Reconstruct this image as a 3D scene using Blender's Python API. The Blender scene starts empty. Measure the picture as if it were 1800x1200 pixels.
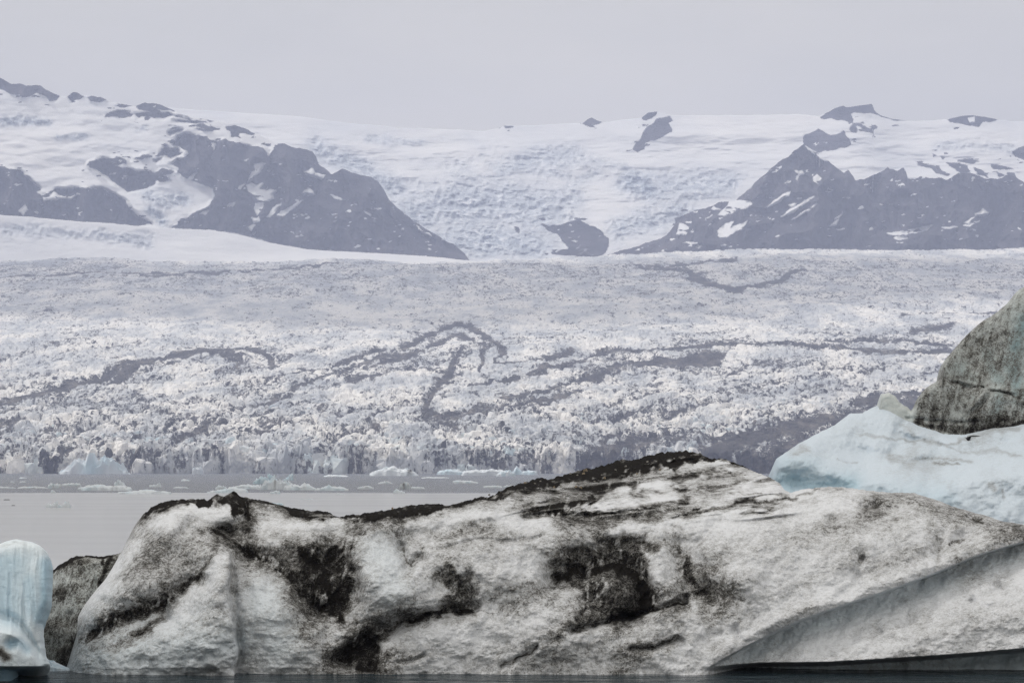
import bpy, bmesh, math, random
import numpy as np
from mathutils import Vector

S = bpy.context.scene
COL = S.collection
random.seed(7)
RNG = np.random.default_rng(11)

# ------------------------------------------------------------------ camera
HC = 6.0            # eye height above the lagoon
F = 5000.0          # focal length in pixels of an 1800 px wide frame (100 mm lens)
CX, HY = 900.0, 825.0   # image column straight ahead, image row of the horizon
cam = bpy.data.cameras.new('camera')
cam.lens = 100.0; cam.sensor_width = 36.0
cam.shift_y = (HY - 600.0) / 1800.0
cam.clip_start = 1.0; cam.clip_end = 60000.0
camo = bpy.data.objects.new('camera', cam); COL.objects.link(camo)
camo.location = (0, 0, HC); camo.rotation_euler = (math.radians(90), 0, 0)
S.camera = camo

# ------------------------------------------------------------------ sky and sun
SUN_EL, SUN_AZ = math.radians(50), math.radians(-72)   # azimuth from +Y towards +X: left, a little ahead
W = bpy.data.worlds.new('World'); S.world = W; W.use_nodes = True
nt = W.node_tree; nt.nodes.clear()
out = nt.nodes.new('ShaderNodeOutputWorld'); bg = nt.nodes.new('ShaderNodeBackground')
sky = nt.nodes.new('ShaderNodeTexSky'); sky.sky_type = 'NISHITA'; sky.sun_disc = False
sky.sun_elevation = SUN_EL; sky.sun_rotation = SUN_AZ; sky.dust_density = 4.0; sky.air_density = 1.0
tc = nt.nodes.new('ShaderNodeTexCoord'); mp = nt.nodes.new('ShaderNodeMapping')
mp.inputs['Scale'].default_value = (2.2, 2.2, 7.0)
nz = nt.nodes.new('ShaderNodeTexNoise'); nz.inputs['Scale'].default_value = 1.6
nz.inputs['Detail'].default_value = 5; nz.inputs['Roughness'].default_value = 0.5
cr = nt.nodes.new('ShaderNodeValToRGB')
cr.color_ramp.elements[0].position = 0.36; cr.color_ramp.elements[0].color = (0.650, 0.636, 0.600, 1)
cr.color_ramp.elements[1].position = 0.64; cr.color_ramp.elements[1].color = (0.800, 0.762, 0.695, 1)
ten = nt.nodes.new('ShaderNodeVectorMath'); ten.operation = 'SCALE'; ten.inputs['Scale'].default_value = 10.0
mx = nt.nodes.new('ShaderNodeMix'); mx.data_type = 'RGBA'; mx.inputs['Factor'].default_value = 0.93
L = nt.links.new
L(tc.outputs['Generated'], mp.inputs['Vector']); L(mp.outputs[0], nz.inputs['Vector'])
sep = nt.nodes.new('ShaderNodeSeparateXYZ'); L(tc.outputs['Generated'], sep.inputs[0])
zc = nt.nodes.new('ShaderNodeMath'); zc.operation = 'MAXIMUM'; zc.inputs[1].default_value = 0.0; L(sep.outputs['Z'], zc.inputs[0])
zm = nt.nodes.new('ShaderNodeMath'); zm.operation = 'MULTIPLY_ADD'; zm.inputs[1].default_value = 5.5; zm.inputs[2].default_value = 10.0; L(zc.outputs[0], zm.inputs[0])
L(zm.outputs[0], ten.inputs['Scale'])          # the even overcast law: brighter overhead than at the horizon
L(nz.outputs['Fac'], cr.inputs[0]); L(cr.outputs[0], ten.inputs[0])
L(sky.outputs[0], mx.inputs['A']); L(ten.outputs[0], mx.inputs['B'])
L(mx.outputs['Result'], bg.inputs['Color']); bg.inputs['Strength'].default_value = 0.1
L(bg.outputs[0], out.inputs['Surface'])

sl = bpy.data.lights.new('sun', 'SUN'); sl.energy = 2.5; sl.angle = math.radians(6); sl.color = (1.0, 0.96, 0.91)
so = bpy.data.objects.new('sun', sl); COL.objects.link(so)
sd = Vector((math.sin(SUN_AZ)*math.cos(SUN_EL), math.cos(SUN_AZ)*math.cos(SUN_EL), math.sin(SUN_EL)))
so.rotation_euler = sd.to_track_quat('Z', 'Y').to_euler(); so.location = (0, 0, 3000)

S.view_settings.view_transform = 'Standard'; S.view_settings.look = 'None'
S.view_settings.gamma = 1.0; S.view_settings.exposure = 0.0; S.view_settings.use_curve_mapping = False
S.cycles.max_bounces = 6; S.cycles.diffuse_bounces = 3; S.cycles.glossy_bounces = 3
S.cycles.volume_bounces = 2; S.cycles.transparent_max_bounces = 6
S.cycles.use_denoising = True; S.cycles.use_adaptive_sampling = False
S.cycles.denoising_input_passes = 'RGB_ALBEDO_NORMAL'; S.cycles.denoising_prefilter = 'NONE'

# ------------------------------------------------------------------ numpy noise
def _h(ix, iy, seed):
    n = (ix.astype(np.int64)*374761393 + iy.astype(np.int64)*668265263 + seed*1274126177) & 0xffffffff
    n = ((n ^ (n >> 13)) * 1274126177) & 0xffffffff
    n = n ^ (n >> 16)
    return n.astype(np.float64) / 4294967295.0
def vn(x, y, seed=0):
    ix, iy = np.floor(x), np.floor(y); fx, fy = x-ix, y-iy
    fx = fx*fx*fx*(fx*(fx*6-15)+10); fy = fy*fy*fy*(fy*(fy*6-15)+10)
    a = _h(ix, iy, seed); b = _h(ix+1, iy, seed); c = _h(ix, iy+1, seed); d = _h(ix+1, iy+1, seed)
    return (a + (b-a)*fx) + ((c + (d-c)*fx) - (a + (b-a)*fx))*fy
def fbm(x, y, oct=4, seed=0, gain=0.5):
    """about -1..1"""
    s = 0; a = 1.0; t = 0
    for o in range(oct):
        ang = 0.6*o
        xr = x*math.cos(ang)-y*math.sin(ang); yr = x*math.sin(ang)+y*math.cos(ang)
        s = s + a*(vn(xr*2**o, yr*2**o, seed+o*17)*2-1); t += a; a *= gain
    return s/t*1.6
def ridged(x, y, oct=4, seed=0):
    s = 0; a = 1.0; t = 0
    for o in range(oct):
        s = s + a*(1-np.abs(vn(x*2**o, y*2**o, seed+o*31)*2-1)*2); t += a; a *= 0.5
    return s/t
def worley(x, y, seed=0):
    ix, iy = np.floor(x), np.floor(y)
    f1 = np.full(x.shape, 9.0); f2 = np.full(x.shape, 9.0); idv = np.zeros(x.shape)
    for dx in (-1, 0, 1):
        for dy in (-1, 0, 1):
            cx, cy = ix+dx, iy+dy
            ax = cx + _h(cx, cy, seed); ay = cy + _h(cx, cy, seed+5)
            d = np.hypot(x-ax, y-ay); r = _h(cx, cy, seed+9)
            near = d < f1
            f2 = np.where(near, f1, np.minimum(f2, d)); idv = np.where(near, r, idv); f1 = np.where(near, d, f1)
    return f1, f2, idv
def ss(a, b, x):
    t = np.clip((x-a)/(b-a), 0, 1); return t*t*(3-2*t)
def lut(pts):
    xs = np.array([p[0] for p in pts], float); ys = np.array([p[1] for p in pts], float)
    return lambda x: np.interp(x, xs, ys)

def slut(pts, sig=14.0):
    f = lut(pts); g = np.arange(pts[0][0]-100, pts[-1][0]+100, 1.0); k = np.exp(-0.5*(np.arange(-3*sig, 3*sig+1)/sig)**2); k /= k.sum()
    v = np.convolve(np.pad(f(g), len(k)//2, mode='edge'), k, mode='valid')[:len(g)]
    return lambda x: np.interp(x, g, v)

# ------------------------------------------------------------------ fields drawn with strokes and polygons
def dist_polyline(px, py, pts):
    best = np.full(px.shape, 1e9)
    for (x0, y0), (x1, y1) in zip(pts[:-1], pts[1:]):
        dx, dy = x1-x0, y1-y0; ll = dx*dx+dy*dy+1e-9
        t = np.clip(((px-x0)*dx+(py-y0)*dy)/ll, 0, 1)
        best = np.minimum(best, np.hypot(px-(x0+t*dx), py-(y0+t*dy)))
    return best
def stroke(px, py, pts, w, out, amt=1.0, mode='max', hard=2.0, rag=None):
    """soft brush along a polyline: 1 on the line, falls to 0 at about w"""
    xs = [p[0] for p in pts]; ys = [p[1] for p in pts]
    m = (px > min(xs)-2.2*w) & (px < max(xs)+2.2*w) & (py > min(ys)-2.2*w) & (py < max(ys)+2.2*w)
    if not m.any(): return
    d = dist_polyline(px[m], py[m], pts) if len(pts) > 1 else np.hypot(px[m]-xs[0], py[m]-ys[0])
    if rag is not None: d = d*rag[m]
    v = amt*np.exp(-(d/w)**hard)
    out[m] = np.maximum(out[m], v) if mode == 'max' else out[m] + v
def poly_sd(px, py, pts, pad=30):
    """signed distance, positive inside, -pad far outside"""
    P = np.array(pts, float); o = np.full(px.shape, -float(pad))
    m = (px > P[:,0].min()-pad) & (px < P[:,0].max()+pad) & (py > P[:,1].min()-pad) & (py < P[:,1].max()+pad)
    if not m.any(): return o
    x, y = px[m], py[m]; ins = np.zeros(x.shape, bool); best = np.full(x.shape, 1e9); n = len(P)
    for i in range(n):
        x0, y0 = P[i]; x1, y1 = P[(i+1) % n]; dx, dy = x1-x0, y1-y0
        t = np.clip(((x-x0)*dx+(y-y0)*dy)/(dx*dx+dy*dy+1e-9), 0, 1)
        best = np.minimum(best, np.hypot(x-(x0+t*dx), y-(y0+t*dy)))
        c = (y0 > y) != (y1 > y)
        ins ^= c & (x < (x1-x0)*(y-y0)/(y1-y0+1e-12)+x0)
    o[m] = np.clip(np.where(ins, best, -best), -pad, pad)
    return o

# ------------------------------------------------------------------ mesh helpers
def pt(px, py, d):
    return np.stack([(px-CX)/F*d, d, HC+(HY-py)/F*d], -1)
def mesh_obj(name, V, Q, mat, parent=None, attrs=None, smooth=True, tris=None):
    me = bpy.data.meshes.new(name)
    V = np.asarray(V, np.float32).reshape(-1, 3)
    loops = []; starts = []; tot = 0
    if Q is not None and len(Q):
        Q = np.asarray(Q, np.int32); loops.append(Q.ravel()); starts.append(np.arange(len(Q))*4); tot = len(Q)*4
    if tris is not None and len(tris):
        T = np.asarray(tris, np.int32); loops.append(T.ravel()); starts.append(tot+np.arange(len(T))*3)
    loops = np.concatenate(loops).astype(np.int32); starts = np.concatenate(starts).astype(np.int32)
    me.vertices.add(len(V)); me.vertices.foreach_set('co', V.ravel())
    me.loops.add(len(loops)); me.loops.foreach_set('vertex_index', loops)
    me.polygons.add(len(starts)); me.polygons.foreach_set('loop_start', starts)
    me.update(calc_edges=True)
    me.polygons.foreach_set('use_smooth', np.full(len(starts), smooth))
    for k, a in (attrs or {}).items():
        at = me.attributes.new(k, 'FLOAT', 'POINT'); at.data.foreach_set('value', np.asarray(a, np.float32).ravel())
    me.materials.append(mat)
    o = bpy.data.objects.new(name, me); COL.objects.link(o)
    if parent: o.parent = parent
    return o
def grid_quads(R, C, flip=False):
    i = np.arange(R*C).reshape(R, C)
    q = np.stack([i[:-1,:-1], i[:-1,1:], i[1:,1:], i[1:,:-1]], -1).reshape(-1, 4)
    return q[:, ::-1] if flip else q
def tag(o, label=None, cat=None, group=None, kind=None):
    for k, v in (('label', label), ('category', cat), ('group', group), ('kind', kind)):
        if v: o[k] = v
    return o

# ------------------------------------------------------------------ materials
class NT:
    def __init__(s, name):
        s.m = bpy.data.materials.new(name); s.m.use_nodes = True; s.t = s.m.node_tree
        s.b = s.t.nodes['Principled BSDF']
    def n(s, typ, **kw):
        nd = s.t.nodes.new(typ)
        for k, v in kw.items():
            if k in nd.inputs: nd.inputs[k].default_value = v
            else: setattr(nd, k, v)
        return nd
    def l(s, a, b): s.t.links.new(a, b)
    def attr(s, name): return s.n('ShaderNodeAttribute', attribute_name=name).outputs['Fac']
    def coord(s, scale=(1,1,1)):
        t = s.n('ShaderNodeTexCoord'); m = s.n('ShaderNodeMapping', Scale=scale); s.l(t.outputs['Object'], m.inputs['Vector']); return m.outputs[0]
    def noise(s, vec, scale, detail=4, rough=0.6, dist=0.0):
        n = s.n('ShaderNodeTexNoise', Scale=scale, Detail=detail, Roughness=rough, Distortion=dist); s.l(vec, n.inputs['Vector']); return n.outputs['Fac']
    def math(s, op, a, b=0.0, c=0.0, clamp=False):
        n = s.n('ShaderNodeMath', operation=op); n.use_clamp = clamp
        for i, v in enumerate((a, b, c)):
            if isinstance(v, (int, float)): n.inputs[i].default_value = v
            else: s.l(v, n.inputs[i])
        return n.outputs[0]
    def ramp(s, fac, stops, interp='LINEAR'):
        r = s.n('ShaderNodeValToRGB'); e = r.color_ramp; e.interpolation = interp
        while len(e.elements) < len(stops): e.elements.new(0.5)
        for el, (p, c) in zip(e.elements, stops): el.position = p; el.color = (*c, 1) if len(c) == 3 else c
        s.l(fac, r.inputs[0]); return r.outputs[0]
    def mix(s, fac, a, b):
        n = s.n('ShaderNodeMix', data_type='RGBA')
        s.l(fac, n.inputs['Factor']) if not isinstance(fac, (int, float)) else setattr(n.inputs['Factor'], 'default_value', fac)
        for k, v in (('A', a), ('B', b)):
            if isinstance(v, tuple): n.inputs[k].default_value = (*v, 1)
            else: s.l(v, n.inputs[k])
        return n.outputs['Result']
    def bump(s, h, dist, strength=1.0, prev=None):
        b = s.n('ShaderNodeBump', Strength=strength, Distance=dist); s.l(h, b.inputs['Height'])
        if prev is not None: s.l(prev, b.inputs['Normal'])
        return b.outputs[0]
    def done(s, color=None, rough=None, normal=None, spec=None):
        if color is not None:
            if isinstance(color, tuple): s.b.inputs['Base Color'].default_value = (*color, 1)
            else: s.l(color, s.b.inputs['Base Color'])
        if rough is not None:
            if isinstance(rough, (int, float)): s.b.inputs['Roughness'].default_value = rough
            else: s.l(rough, s.b.inputs['Roughness'])
        if spec is not None: s.b.inputs['Specular IOR Level'].default_value = spec
        if normal is not None: s.l(normal, s.b.inputs['Normal'])
        return s.m

def ice_material(name, white=(0.74, 0.757, 0.785), blue=(0.44, 0.60, 0.67), ash=(0.014, 0.0125, 0.011),
                 mid=(0.25, 0.245, 0.232), grain=1.0, speck=0.9, bumpd=0.05):
    """glacier ice: attribute dirt = how much volcanic ash lies in it, blue = clear blue ice"""
    k = NT(name); v = k.coord(); vs = k.coord((1, 1, 0.8))
    n1 = k.noise(vs, 4.0*grain, 5, 0.68)
    def cells(sc):
        c = k.n('ShaderNodeTexVoronoi', feature='F1', Scale=sc); k.l(v, c.inputs['Vector']); x = k.n('ShaderNodeSeparateColor'); k.l(c.outputs['Color'], x.inputs[0]); return x.outputs[0]
    n2 = cells(19*grain); n3 = k.noise(v, 0.55*grain, 4, 0.55)
    d = k.attr('dirt'); bl = k.attr('blue'); n4 = cells(42*grain)
    a = k.math('MULTIPLY', k.math('SUBTRACT', n1, 0.5), 0.95*speck)
    a = k.math('MULTIPLY_ADD', k.math('SUBTRACT', n2, 0.5), 0.24*speck, a)
    a = k.math('MULTIPLY_ADD', k.math('SUBTRACT', n4, 0.5), 0.26*speck, a)
    a = k.math('MULTIPLY_ADD', k.math('SUBTRACT', n3, 0.5), 0.30*speck, a)
    a = k.math('MULTIPLY_ADD', a, k.math('MULTIPLY_ADD', d, 1.3, 0.5, clamp=True), d)
    clean = k.mix(bl, white, blue)
    m1 = k.mix(k.math('SMOOTH_MIN', 1.0, k.math('MULTIPLY_ADD', a, 1.9, -0.22), 0.1, clamp=True), clean, mid)
    soot = k.math('MULTIPLY_ADD', a, 2.3, -1.05, clamp=True)
    grit = k.ramp(k.noise(v, 26*grain, 5, 0.8), [(0.40, tuple(c*0.6 for c in ash)), (0.58, tuple(c*1.3 for c in ash)), (0.70, tuple(c*6 for c in ash))]); m2 = k.mix(soot, m1, grit)
    vor = k.n('ShaderNodeTexVoronoi', feature='SMOOTH_F1', Scale=4.5*grain); k.l(v, vor.inputs['Vector'])
    b1 = k.bump(k.noise(v, 2.2*grain, 6, 0.65), bumpd*5, 0.6)
    b2 = k.bump(vor.outputs['Distance'], bumpd*1.2, 0.5, b1)
    b3 = k.bump(k.noise(v, 24*grain, 3, 0.7), bumpd*0.5, 0.9, b2)
    rough = k.math('MULTIPLY_ADD', bl, -0.15, 0.62); rough = k.math('MULTIPLY_ADD', soot, 0.35, rough, clamp=True)
    k.l(k.math('MULTIPLY_ADD', k.math('MULTIPLY_ADD', a, 1.6, -0.3, clamp=True), -0.30, 0.32), k.b.inputs['Specular IOR Level'])
    return k.done(m2, rough, b3)

M_BERG = ice_material('sooty_ice')
M_WHITE = ice_material('clean_ice', white=(0.63, 0.71, 0.785), blue=(0.38, 0.56, 0.66), speck=0.55, bumpd=0.035)
M_GREY = ice_material('grey_ice', white=(0.58, 0.62, 0.61), blue=(0.28, 0.42, 0.45), mid=(0.19, 0.185, 0.168), speck=1.0, bumpd=0.04)
M_BLUE = ice_material('blue_ice', white=(0.72, 0.79, 0.83), blue=(0.34, 0.52, 0.64), speck=0.4, bumpd=0.035)
M_FLOE = ice_material('floe_ice', white=(0.68, 0.72, 0.75), blue=(0.50, 0.65, 0.72), grain=0.25, speck=0.5, bumpd=0.1)

def rock_snow_material():
    k = NT('rock_and_snow'); v = k.coord((1, 1, 1)); v2 = k.coord((1, 1, 2.2))
    sn = k.attr('snow'); rg = k.attr('crevassed')
    n = k.noise(v2, 0.035, 7, 0.75); e = k.math('MULTIPLY_ADD', k.math('SUBTRACT', n, 0.5), 5.0, sn)
    e = k.math('MULTIPLY_ADD', e, 0.7, 0.5, clamp=True)
    vg = k.coord((1, 1, 0.35)); rk = k.ramp(k.math('MULTIPLY_ADD', k.noise(vg, 0.011, 7, 0.7), 0.6, k.math('MULTIPLY', k.noise(v2, 0.003, 5, 0.6), 0.4)), [(0.36, (0.018, 0.018, 0.024)), (0.48, (0.052, 0.050, 0.058)), (0.57, (0.105, 0.10, 0.11)), (0.68, (0.18, 0.165, 0.165))])
    sw = k.ramp(k.noise(v, 0.0025, 6, 0.6), [(0.3, (0.66, 0.675, 0.69)), (0.65, (0.80, 0.79, 0.77))])
    cv = k.ramp(k.noise(v, 0.020, 8, 0.8, 1.5), [(0.38, (0.07, 0.10, 0.14)), (0.50, (0.36, 0.42, 0.48)), (0.62, (0.84, 0.86, 0.88))])
    snow = k.mix(rg, sw, cv)
    b = k.bump(k.math('MULTIPLY', k.noise(v2, 0.012, 8, 0.72), k.math('MULTIPLY_ADD', e, -0.9, 1.0)), 40, 1.0)
    return k.done(k.mix(e, rk, snow), 0.85, b, 0.1)
M_ROCK = rock_snow_material()

def glacier_material():
    k = NT('crevassed_ice'); gp = k.n('ShaderNodeNewGeometry').outputs['Position']
    def wc(sc):
        m = k.n('ShaderNodeMapping', Scale=sc); k.l(gp, m.inputs['Vector']); return m.outputs[0]
    v = wc((1, 0.5, 1)); vz = wc((1, 0.4, 0.6))
    d = k.attr('debris'); bl = k.attr('blue')  # debris cover plus the shade painted across the upper glacier
    n1 = k.noise(vz, 0.055, 6, 0.75); n2 = k.noise(v, 0.22, 3, 0.7); n3 = k.noise(v, 0.006, 3, 0.5)
    a = k.math('MULTIPLY', k.math('SUBTRACT', n1, 0.5), 2.9)
    a = k.math('MULTIPLY_ADD', k.math('SUBTRACT', n2, 0.5), 1.4, a)
    a = k.math('MULTIPLY_ADD', k.math('SUBTRACT', n3, 0.5), 0.5, a)
    vc = wc((1, 0.4, 0.22)); a = k.math('MULTIPLY_ADD', k.math('SUBTRACT', k.noise(vc, 0.15, 4, 0.7), 0.5), 2.0, a)
    calm = k.math('MULTIPLY_ADD', k.math('MULTIPLY_ADD', d, 2.0, -0.7, clamp=True), -0.42, 1.0)
    a = k.math('MULTIPLY_ADD', a, calm, d)
    ice = k.ramp(k.noise(wc((1, 0.35, 1.5)), 0.011, 6, 0.65), [(0.36, (0.44, 0.465, 0.49)), (0.48, (0.62, 0.63, 0.63)), (0.58, (0.82, 0.80, 0.76))])
    ice = k.mix(bl, ice, (0.52, 0.70, 0.76))
    c = k.mix(k.math('MULTIPLY_ADD', a, 3.2, -0.85, clamp=True), ice, (0.36, 0.37, 0.38))
    mor = k.ramp(k.noise(wc((1, 0.25, 1)), 0.03, 6, 0.75), [(0.36, (0.014, 0.014, 0.016)), (0.52, (0.05, 0.048, 0.048)), (0.66, (0.17, 0.155, 0.14))])
    c = k.mix(k.math('MULTIPLY_ADD', a, 4.0, -1.55, clamp=True), c, mor)
    b = k.bump(k.noise(vz, 0.12, 5, 0.7), 6, 0.7)
    return k.done(c, 0.75, b, 0.15)
M_GLAC = glacier_material()

def water_material():
    k = NT('lagoon_water')
    g = k.n('ShaderNodeNewGeometry'); sx = k.n('ShaderNodeSeparateXYZ'); k.l(g.outputs['Position'], sx.inputs[0])
    y = sx.outputs['Y']
    v = k.coord((1, 1, 1)); va = k.coord((0.35, 1, 1)); vw = k.coord((0.004, 0.012, 1))
    wob = k.math('MULTIPLY_ADD', k.math('SUBTRACT', k.noise(vw, 1.0, 4, 0.6), 0.5), 130, y)
    # wind-rippled water far out, glassy water in the lee nearer by
    wind = k.math('MULTIPLY_ADD', wob, 1/35.0, -705/35.0, clamp=True)
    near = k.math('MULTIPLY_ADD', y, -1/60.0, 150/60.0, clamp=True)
    amp = k.math('MULTIPLY_ADD', wind, 0.35, 0.003)
    amp = k.math('MULTIPLY_ADD', near, 0.9, amp)
    streak = k.noise(k.coord((0.01, 0.05, 1)), 1.0, 5, 0.65)
    amp = k.math('MULTIPLY', amp, k.math('MULTIPLY_ADD', streak, 0.9, 0.55))
    h = k.math('ADD', k.noise(va, 0.9, 4, 0.55), k.math('MULTIPLY', k.noise(va, 4.0, 2, 0.5), 0.25))
    bp = k.n('ShaderNodeBump', Distance=1.0); k.l(h, bp.inputs['Height']); k.l(amp, bp.inputs['Strength'])
    rough = k.math('MULTIPLY_ADD', wind, 0.15, 0.12)
    k.b.inputs['IOR'].default_value = 1.36
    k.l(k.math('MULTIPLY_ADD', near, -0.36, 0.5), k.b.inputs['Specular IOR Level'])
    k.done((0.016, 0.027, 0.034), rough, bp.outputs[0])
    # pale diffuse painted into the still water, standing in for bright reflected sky
    pale_sheen = k.n('ShaderNodeBsdfDiffuse'); pale_sheen.inputs['Color'].default_value = (0.62, 0.63, 0.645, 1)
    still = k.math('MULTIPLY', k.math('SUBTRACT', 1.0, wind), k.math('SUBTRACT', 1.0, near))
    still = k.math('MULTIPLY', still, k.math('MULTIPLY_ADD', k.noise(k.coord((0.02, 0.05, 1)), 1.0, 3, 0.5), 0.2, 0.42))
    ms = k.n('ShaderNodeMixShader'); k.l(still, ms.inputs[0]); k.l(k.b.outputs[0], ms.inputs[1]); k.l(pale_sheen.outputs[0], ms.inputs[2])
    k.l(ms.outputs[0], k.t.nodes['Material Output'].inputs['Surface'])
    return k.m
M_WATER = water_material()

def plain(name, col, rough=0.8, sc=6.0, var=0.5, bump=0.01):
    k = NT(name); n = k.noise(k.coord(), sc, 4, 0.65)
    c = k.ramp(n, [(0.3, tuple(c*(1-var) for c in col)), (0.7, tuple(min(1, c*(1+var)) for c in col))])
    return k.done(c, rough, k.bump(n, bump, 0.6), 0.2)
M_STONE = plain('tan_stone', (0.24, 0.19, 0.13), sc=20)
M_STONE2 = plain('grey_stone', (0.22, 0.21, 0.19), sc=20)
M_BIRD = plain('dark_feathers', (0.035, 0.035, 0.038), sc=30, bump=0.002)
M_BIRDW = plain('pale_feathers', (0.45, 0.45, 0.42), sc=30, bump=0.002)

# ------------------------------------------------------------------ lagoon
wv = np.array([(-9000, -300, 0), (9000, -300, 0), (9000, 11100, 0), (-9000, 11100, 0)], float)
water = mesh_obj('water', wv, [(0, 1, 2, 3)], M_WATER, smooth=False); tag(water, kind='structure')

# ------------------------------------------------------------------ far mountains, ice cap
def terrain(name, crest, bottom, x0, x1, cols, rows, d_bot, d_top, relief_m, scale, polys_rock, polys_snow, base_snow,
            crev=None, crest_amp=2.0, seed=0, prof=1.0, backdrop=2500.0, jag=1.0, smooth_ice=False):
    px1 = np.linspace(x0, x1, cols); ca = lut(crest)(px1)
    ca = ca + crest_amp*(fbm(px1/14.0, px1*0+seed, 5, seed, 0.6))
    bo = lut(bottom)(px1)
    t = np.linspace(0, 1, rows)[:, None]
    px = np.repeat(px1[None], rows, 0); py = bo[None] + (ca-bo)[None]*t
    # the relief: crests and gullies running down the slope
    wx = px + 12*fbm(px/60, py/60, 3, seed+3)
    rel = ridged(wx/scale, py/(scale*1.8), 5, seed+7)
    if smooth_ice: rel = 0.3+0.55*fbm(px/150, py/26, 5, seed+7, 0.55)
    fall = np.minimum(1, (1-t)*5+0.15)*np.minimum(1, t*8)
    wpx = px + jag*(2.2*fbm(px/9, py/9, 4, seed+11)); wpy = py + jag*(1.6*fbm(px/9+40, py/9, 4, seed+13))
    snow = np.full(px.shape, 30.0 if base_snow else -30.0)
    for P in polys_rock: snow = np.minimum(snow, -poly_sd(wpx, wpy, P))
    for P in polys_snow: snow = np.maximum(snow, poly_sd(wpx, wpy, P)+1.2)
    calm = 0.3+0.09*fbm(px/110, py/30, 4, seed+19); rel = calm + (rel-calm)*ss(6, -6, snow) if not smooth_ice else rel
    sc = slut([(a, b) for a, b in crest], 26.0)(px); td = np.clip((bo[None]-py)/np.maximum(bo[None]-sc, 8), 0, 1.25)
    d = d_bot + (d_top-d_bot)*td**prof - relief_m*(rel-0.3)*fall
    rg = np.zeros(px.shape)
    rgw = np.exp(0.4*fbm(px/45, py/22, 3, seed+81))
    for (pts, w, a) in (crev or []): stroke(px, py, pts, w, rg, a, rag=rgw)
    d = d - 34*np.clip(rg, 0, 1)*(ridged(px/13+py/40, py/12-px/50, 4, seed+83)-0.4)
    fl = (fbm(px/13+py/22, py/6, 4, seed+85)-0.80)*16; snow = np.where(snow < -3, np.maximum(snow, np.minimum(fl, 3)*ss(0.05, 0.4, t+0*px)-0.3), snow)
    fk = (fbm(px/16, py/5, 4, seed+87)-0.62)*14; near = ss(16, 4, snow)*(snow > 0); snow = np.where((near > 0) & (fk > 0), np.minimum(snow, 3-fk*near*2), snow)
    V = pt(px, py, d)
    # rear slope
    last = V[-1]; nb = 6; s = np.linspace(0, 1, nb+1)[1:, None, None]
    B = last[None].repeat(nb, 0).copy(); B[..., 1] += s[..., 0]*backdrop; B[..., 2] = last[None, :, 2]*(1-s[..., 0]**1.3*0.95)
    V = np.concatenate([V, B], 0); pad = lambda a: np.concatenate([a, a[-1:].repeat(nb, 0)], 0)
    o = mesh_obj(name, V, grid_quads(V.shape[0], V.shape[1]), M_ROCK, attrs={'snow': pad(snow), 'crevassed': pad(np.clip(rg, 0, 1))})
    return tag(o, kind='structure')

# the ice cap on the skyline with its nunataks and the icefall
CAP = [(-200,205),(0,200),(200,188),(300,190),(420,198),(530,205),(620,217),(700,224),(800,228),(850,230),(884,224),(888,220),(902,220),(906,222),(1026,216),(1033,210),(1040,207),(1050,212),(1060,215),(1128,207),(1140,198),(1155,196),
       (1180,203),(1300,203),(1400,201),(1440,204),(1455,197),(1470,190),(1482,186),(1488,189),(1510,186),(1533,182),(1537,195),(1548,203),(1565,208),(1592,213),
       (1640,212),(1664,210),(1685,205),(1710,203),(1730,205),(1757,211),(1800,214),(2000,222)]
NUN = [[(1440,207),(1455,195),(1470,188),(1482,184),(1488,187),(1510,184),(1533,180),(1538,195),(1547,202),(1565,206),(1580,210),(1594,213),(1570,211),(1550,206),(1535,200),(1515,198),(1495,199),(1500,211),(1498,217),(1488,213),(1480,210),(1470,212),(1462,206),(1450,210)],
 [(1495,226),(1500,216),(1507,217),(1520,222),(1536,231),(1536,235),(1520,232),(1508,228),(1505,233),(1497,232)],
 [(1664,211),(1680,204),(1710,200),(1725,202),(1757,210),(1740,214),(1728,212),(1722,221),(1705,221),(1690,217),(1675,216)],
 [(1780,268),(1790,260),(1800,257),(1830,258),(1840,282),(1800,282),(1785,275)],
 [(1025,218),(1032,206),(1040,203),(1051,208),(1060,214),(1045,220),(1030,220)],
 [(887,221),(902,221),(902,224),(888,224)],
 [(1128,206),(1140,195),(1155,194),(1152,203),(1142,210),(1133,213)],
 [(1112,262),(1118,250),(1130,237),(1138,225),(1150,217),(1154,208),(1165,208),(1177,205),(1183,212),(1175,217),(1182,230),(1165,240),(1150,246),(1135,250),(1132,263),(1122,267)],
 [(950,394),(965,398),(985,395),(1000,390),(1015,385),(1030,393),(1045,398),(1060,408),(1069,420),(1068,440),(1060,448),(1040,452),(1000,449),(970,447),(985,440),(1000,437),(990,425),(980,412),(965,405)],
 [(1412,262),(1413,237),(1425,233),(1440,227),(1453,234),(1465,238),(1478,235),(1484,228),(1488,239),(1495,245),(1496,255),(1480,260),(1455,265),(1440,266)],
 [(1615,290),(1635,291),(1650,293),(1655,300),(1670,306),(1665,309),(1645,305),(1640,298)],[(1662,287),(1685,286),(1700,292),(1705,302),(1690,306),(1680,298)],
 [(1683,282),(1705,279),(1722,284),(1700,287)],[(1710,294),(1725,300),(1737,311),(1720,308)],[(1740,289),(1765,292),(1782,297),(1760,299),(1745,297)],
 [(1752,301),(1763,309),(1755,310)],[(1770,304),(1782,303),(1788,313),(1775,314)],[(1638,270),(1646,273),(1640,275)],[(1652,274),(1661,277),(1655,280)],
 [(905,398),(912,398),(912,410),(906,407)],[(1186,384),(1200,378),(1197,392),(1188,395)]]
CAPS = [[(1702,208),(1713,206),(1713,214),(1705,214)],[(1000,416),(1013,424),(1006,421)],[(1506,222),(1516,226),(1510,228)]]
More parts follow.
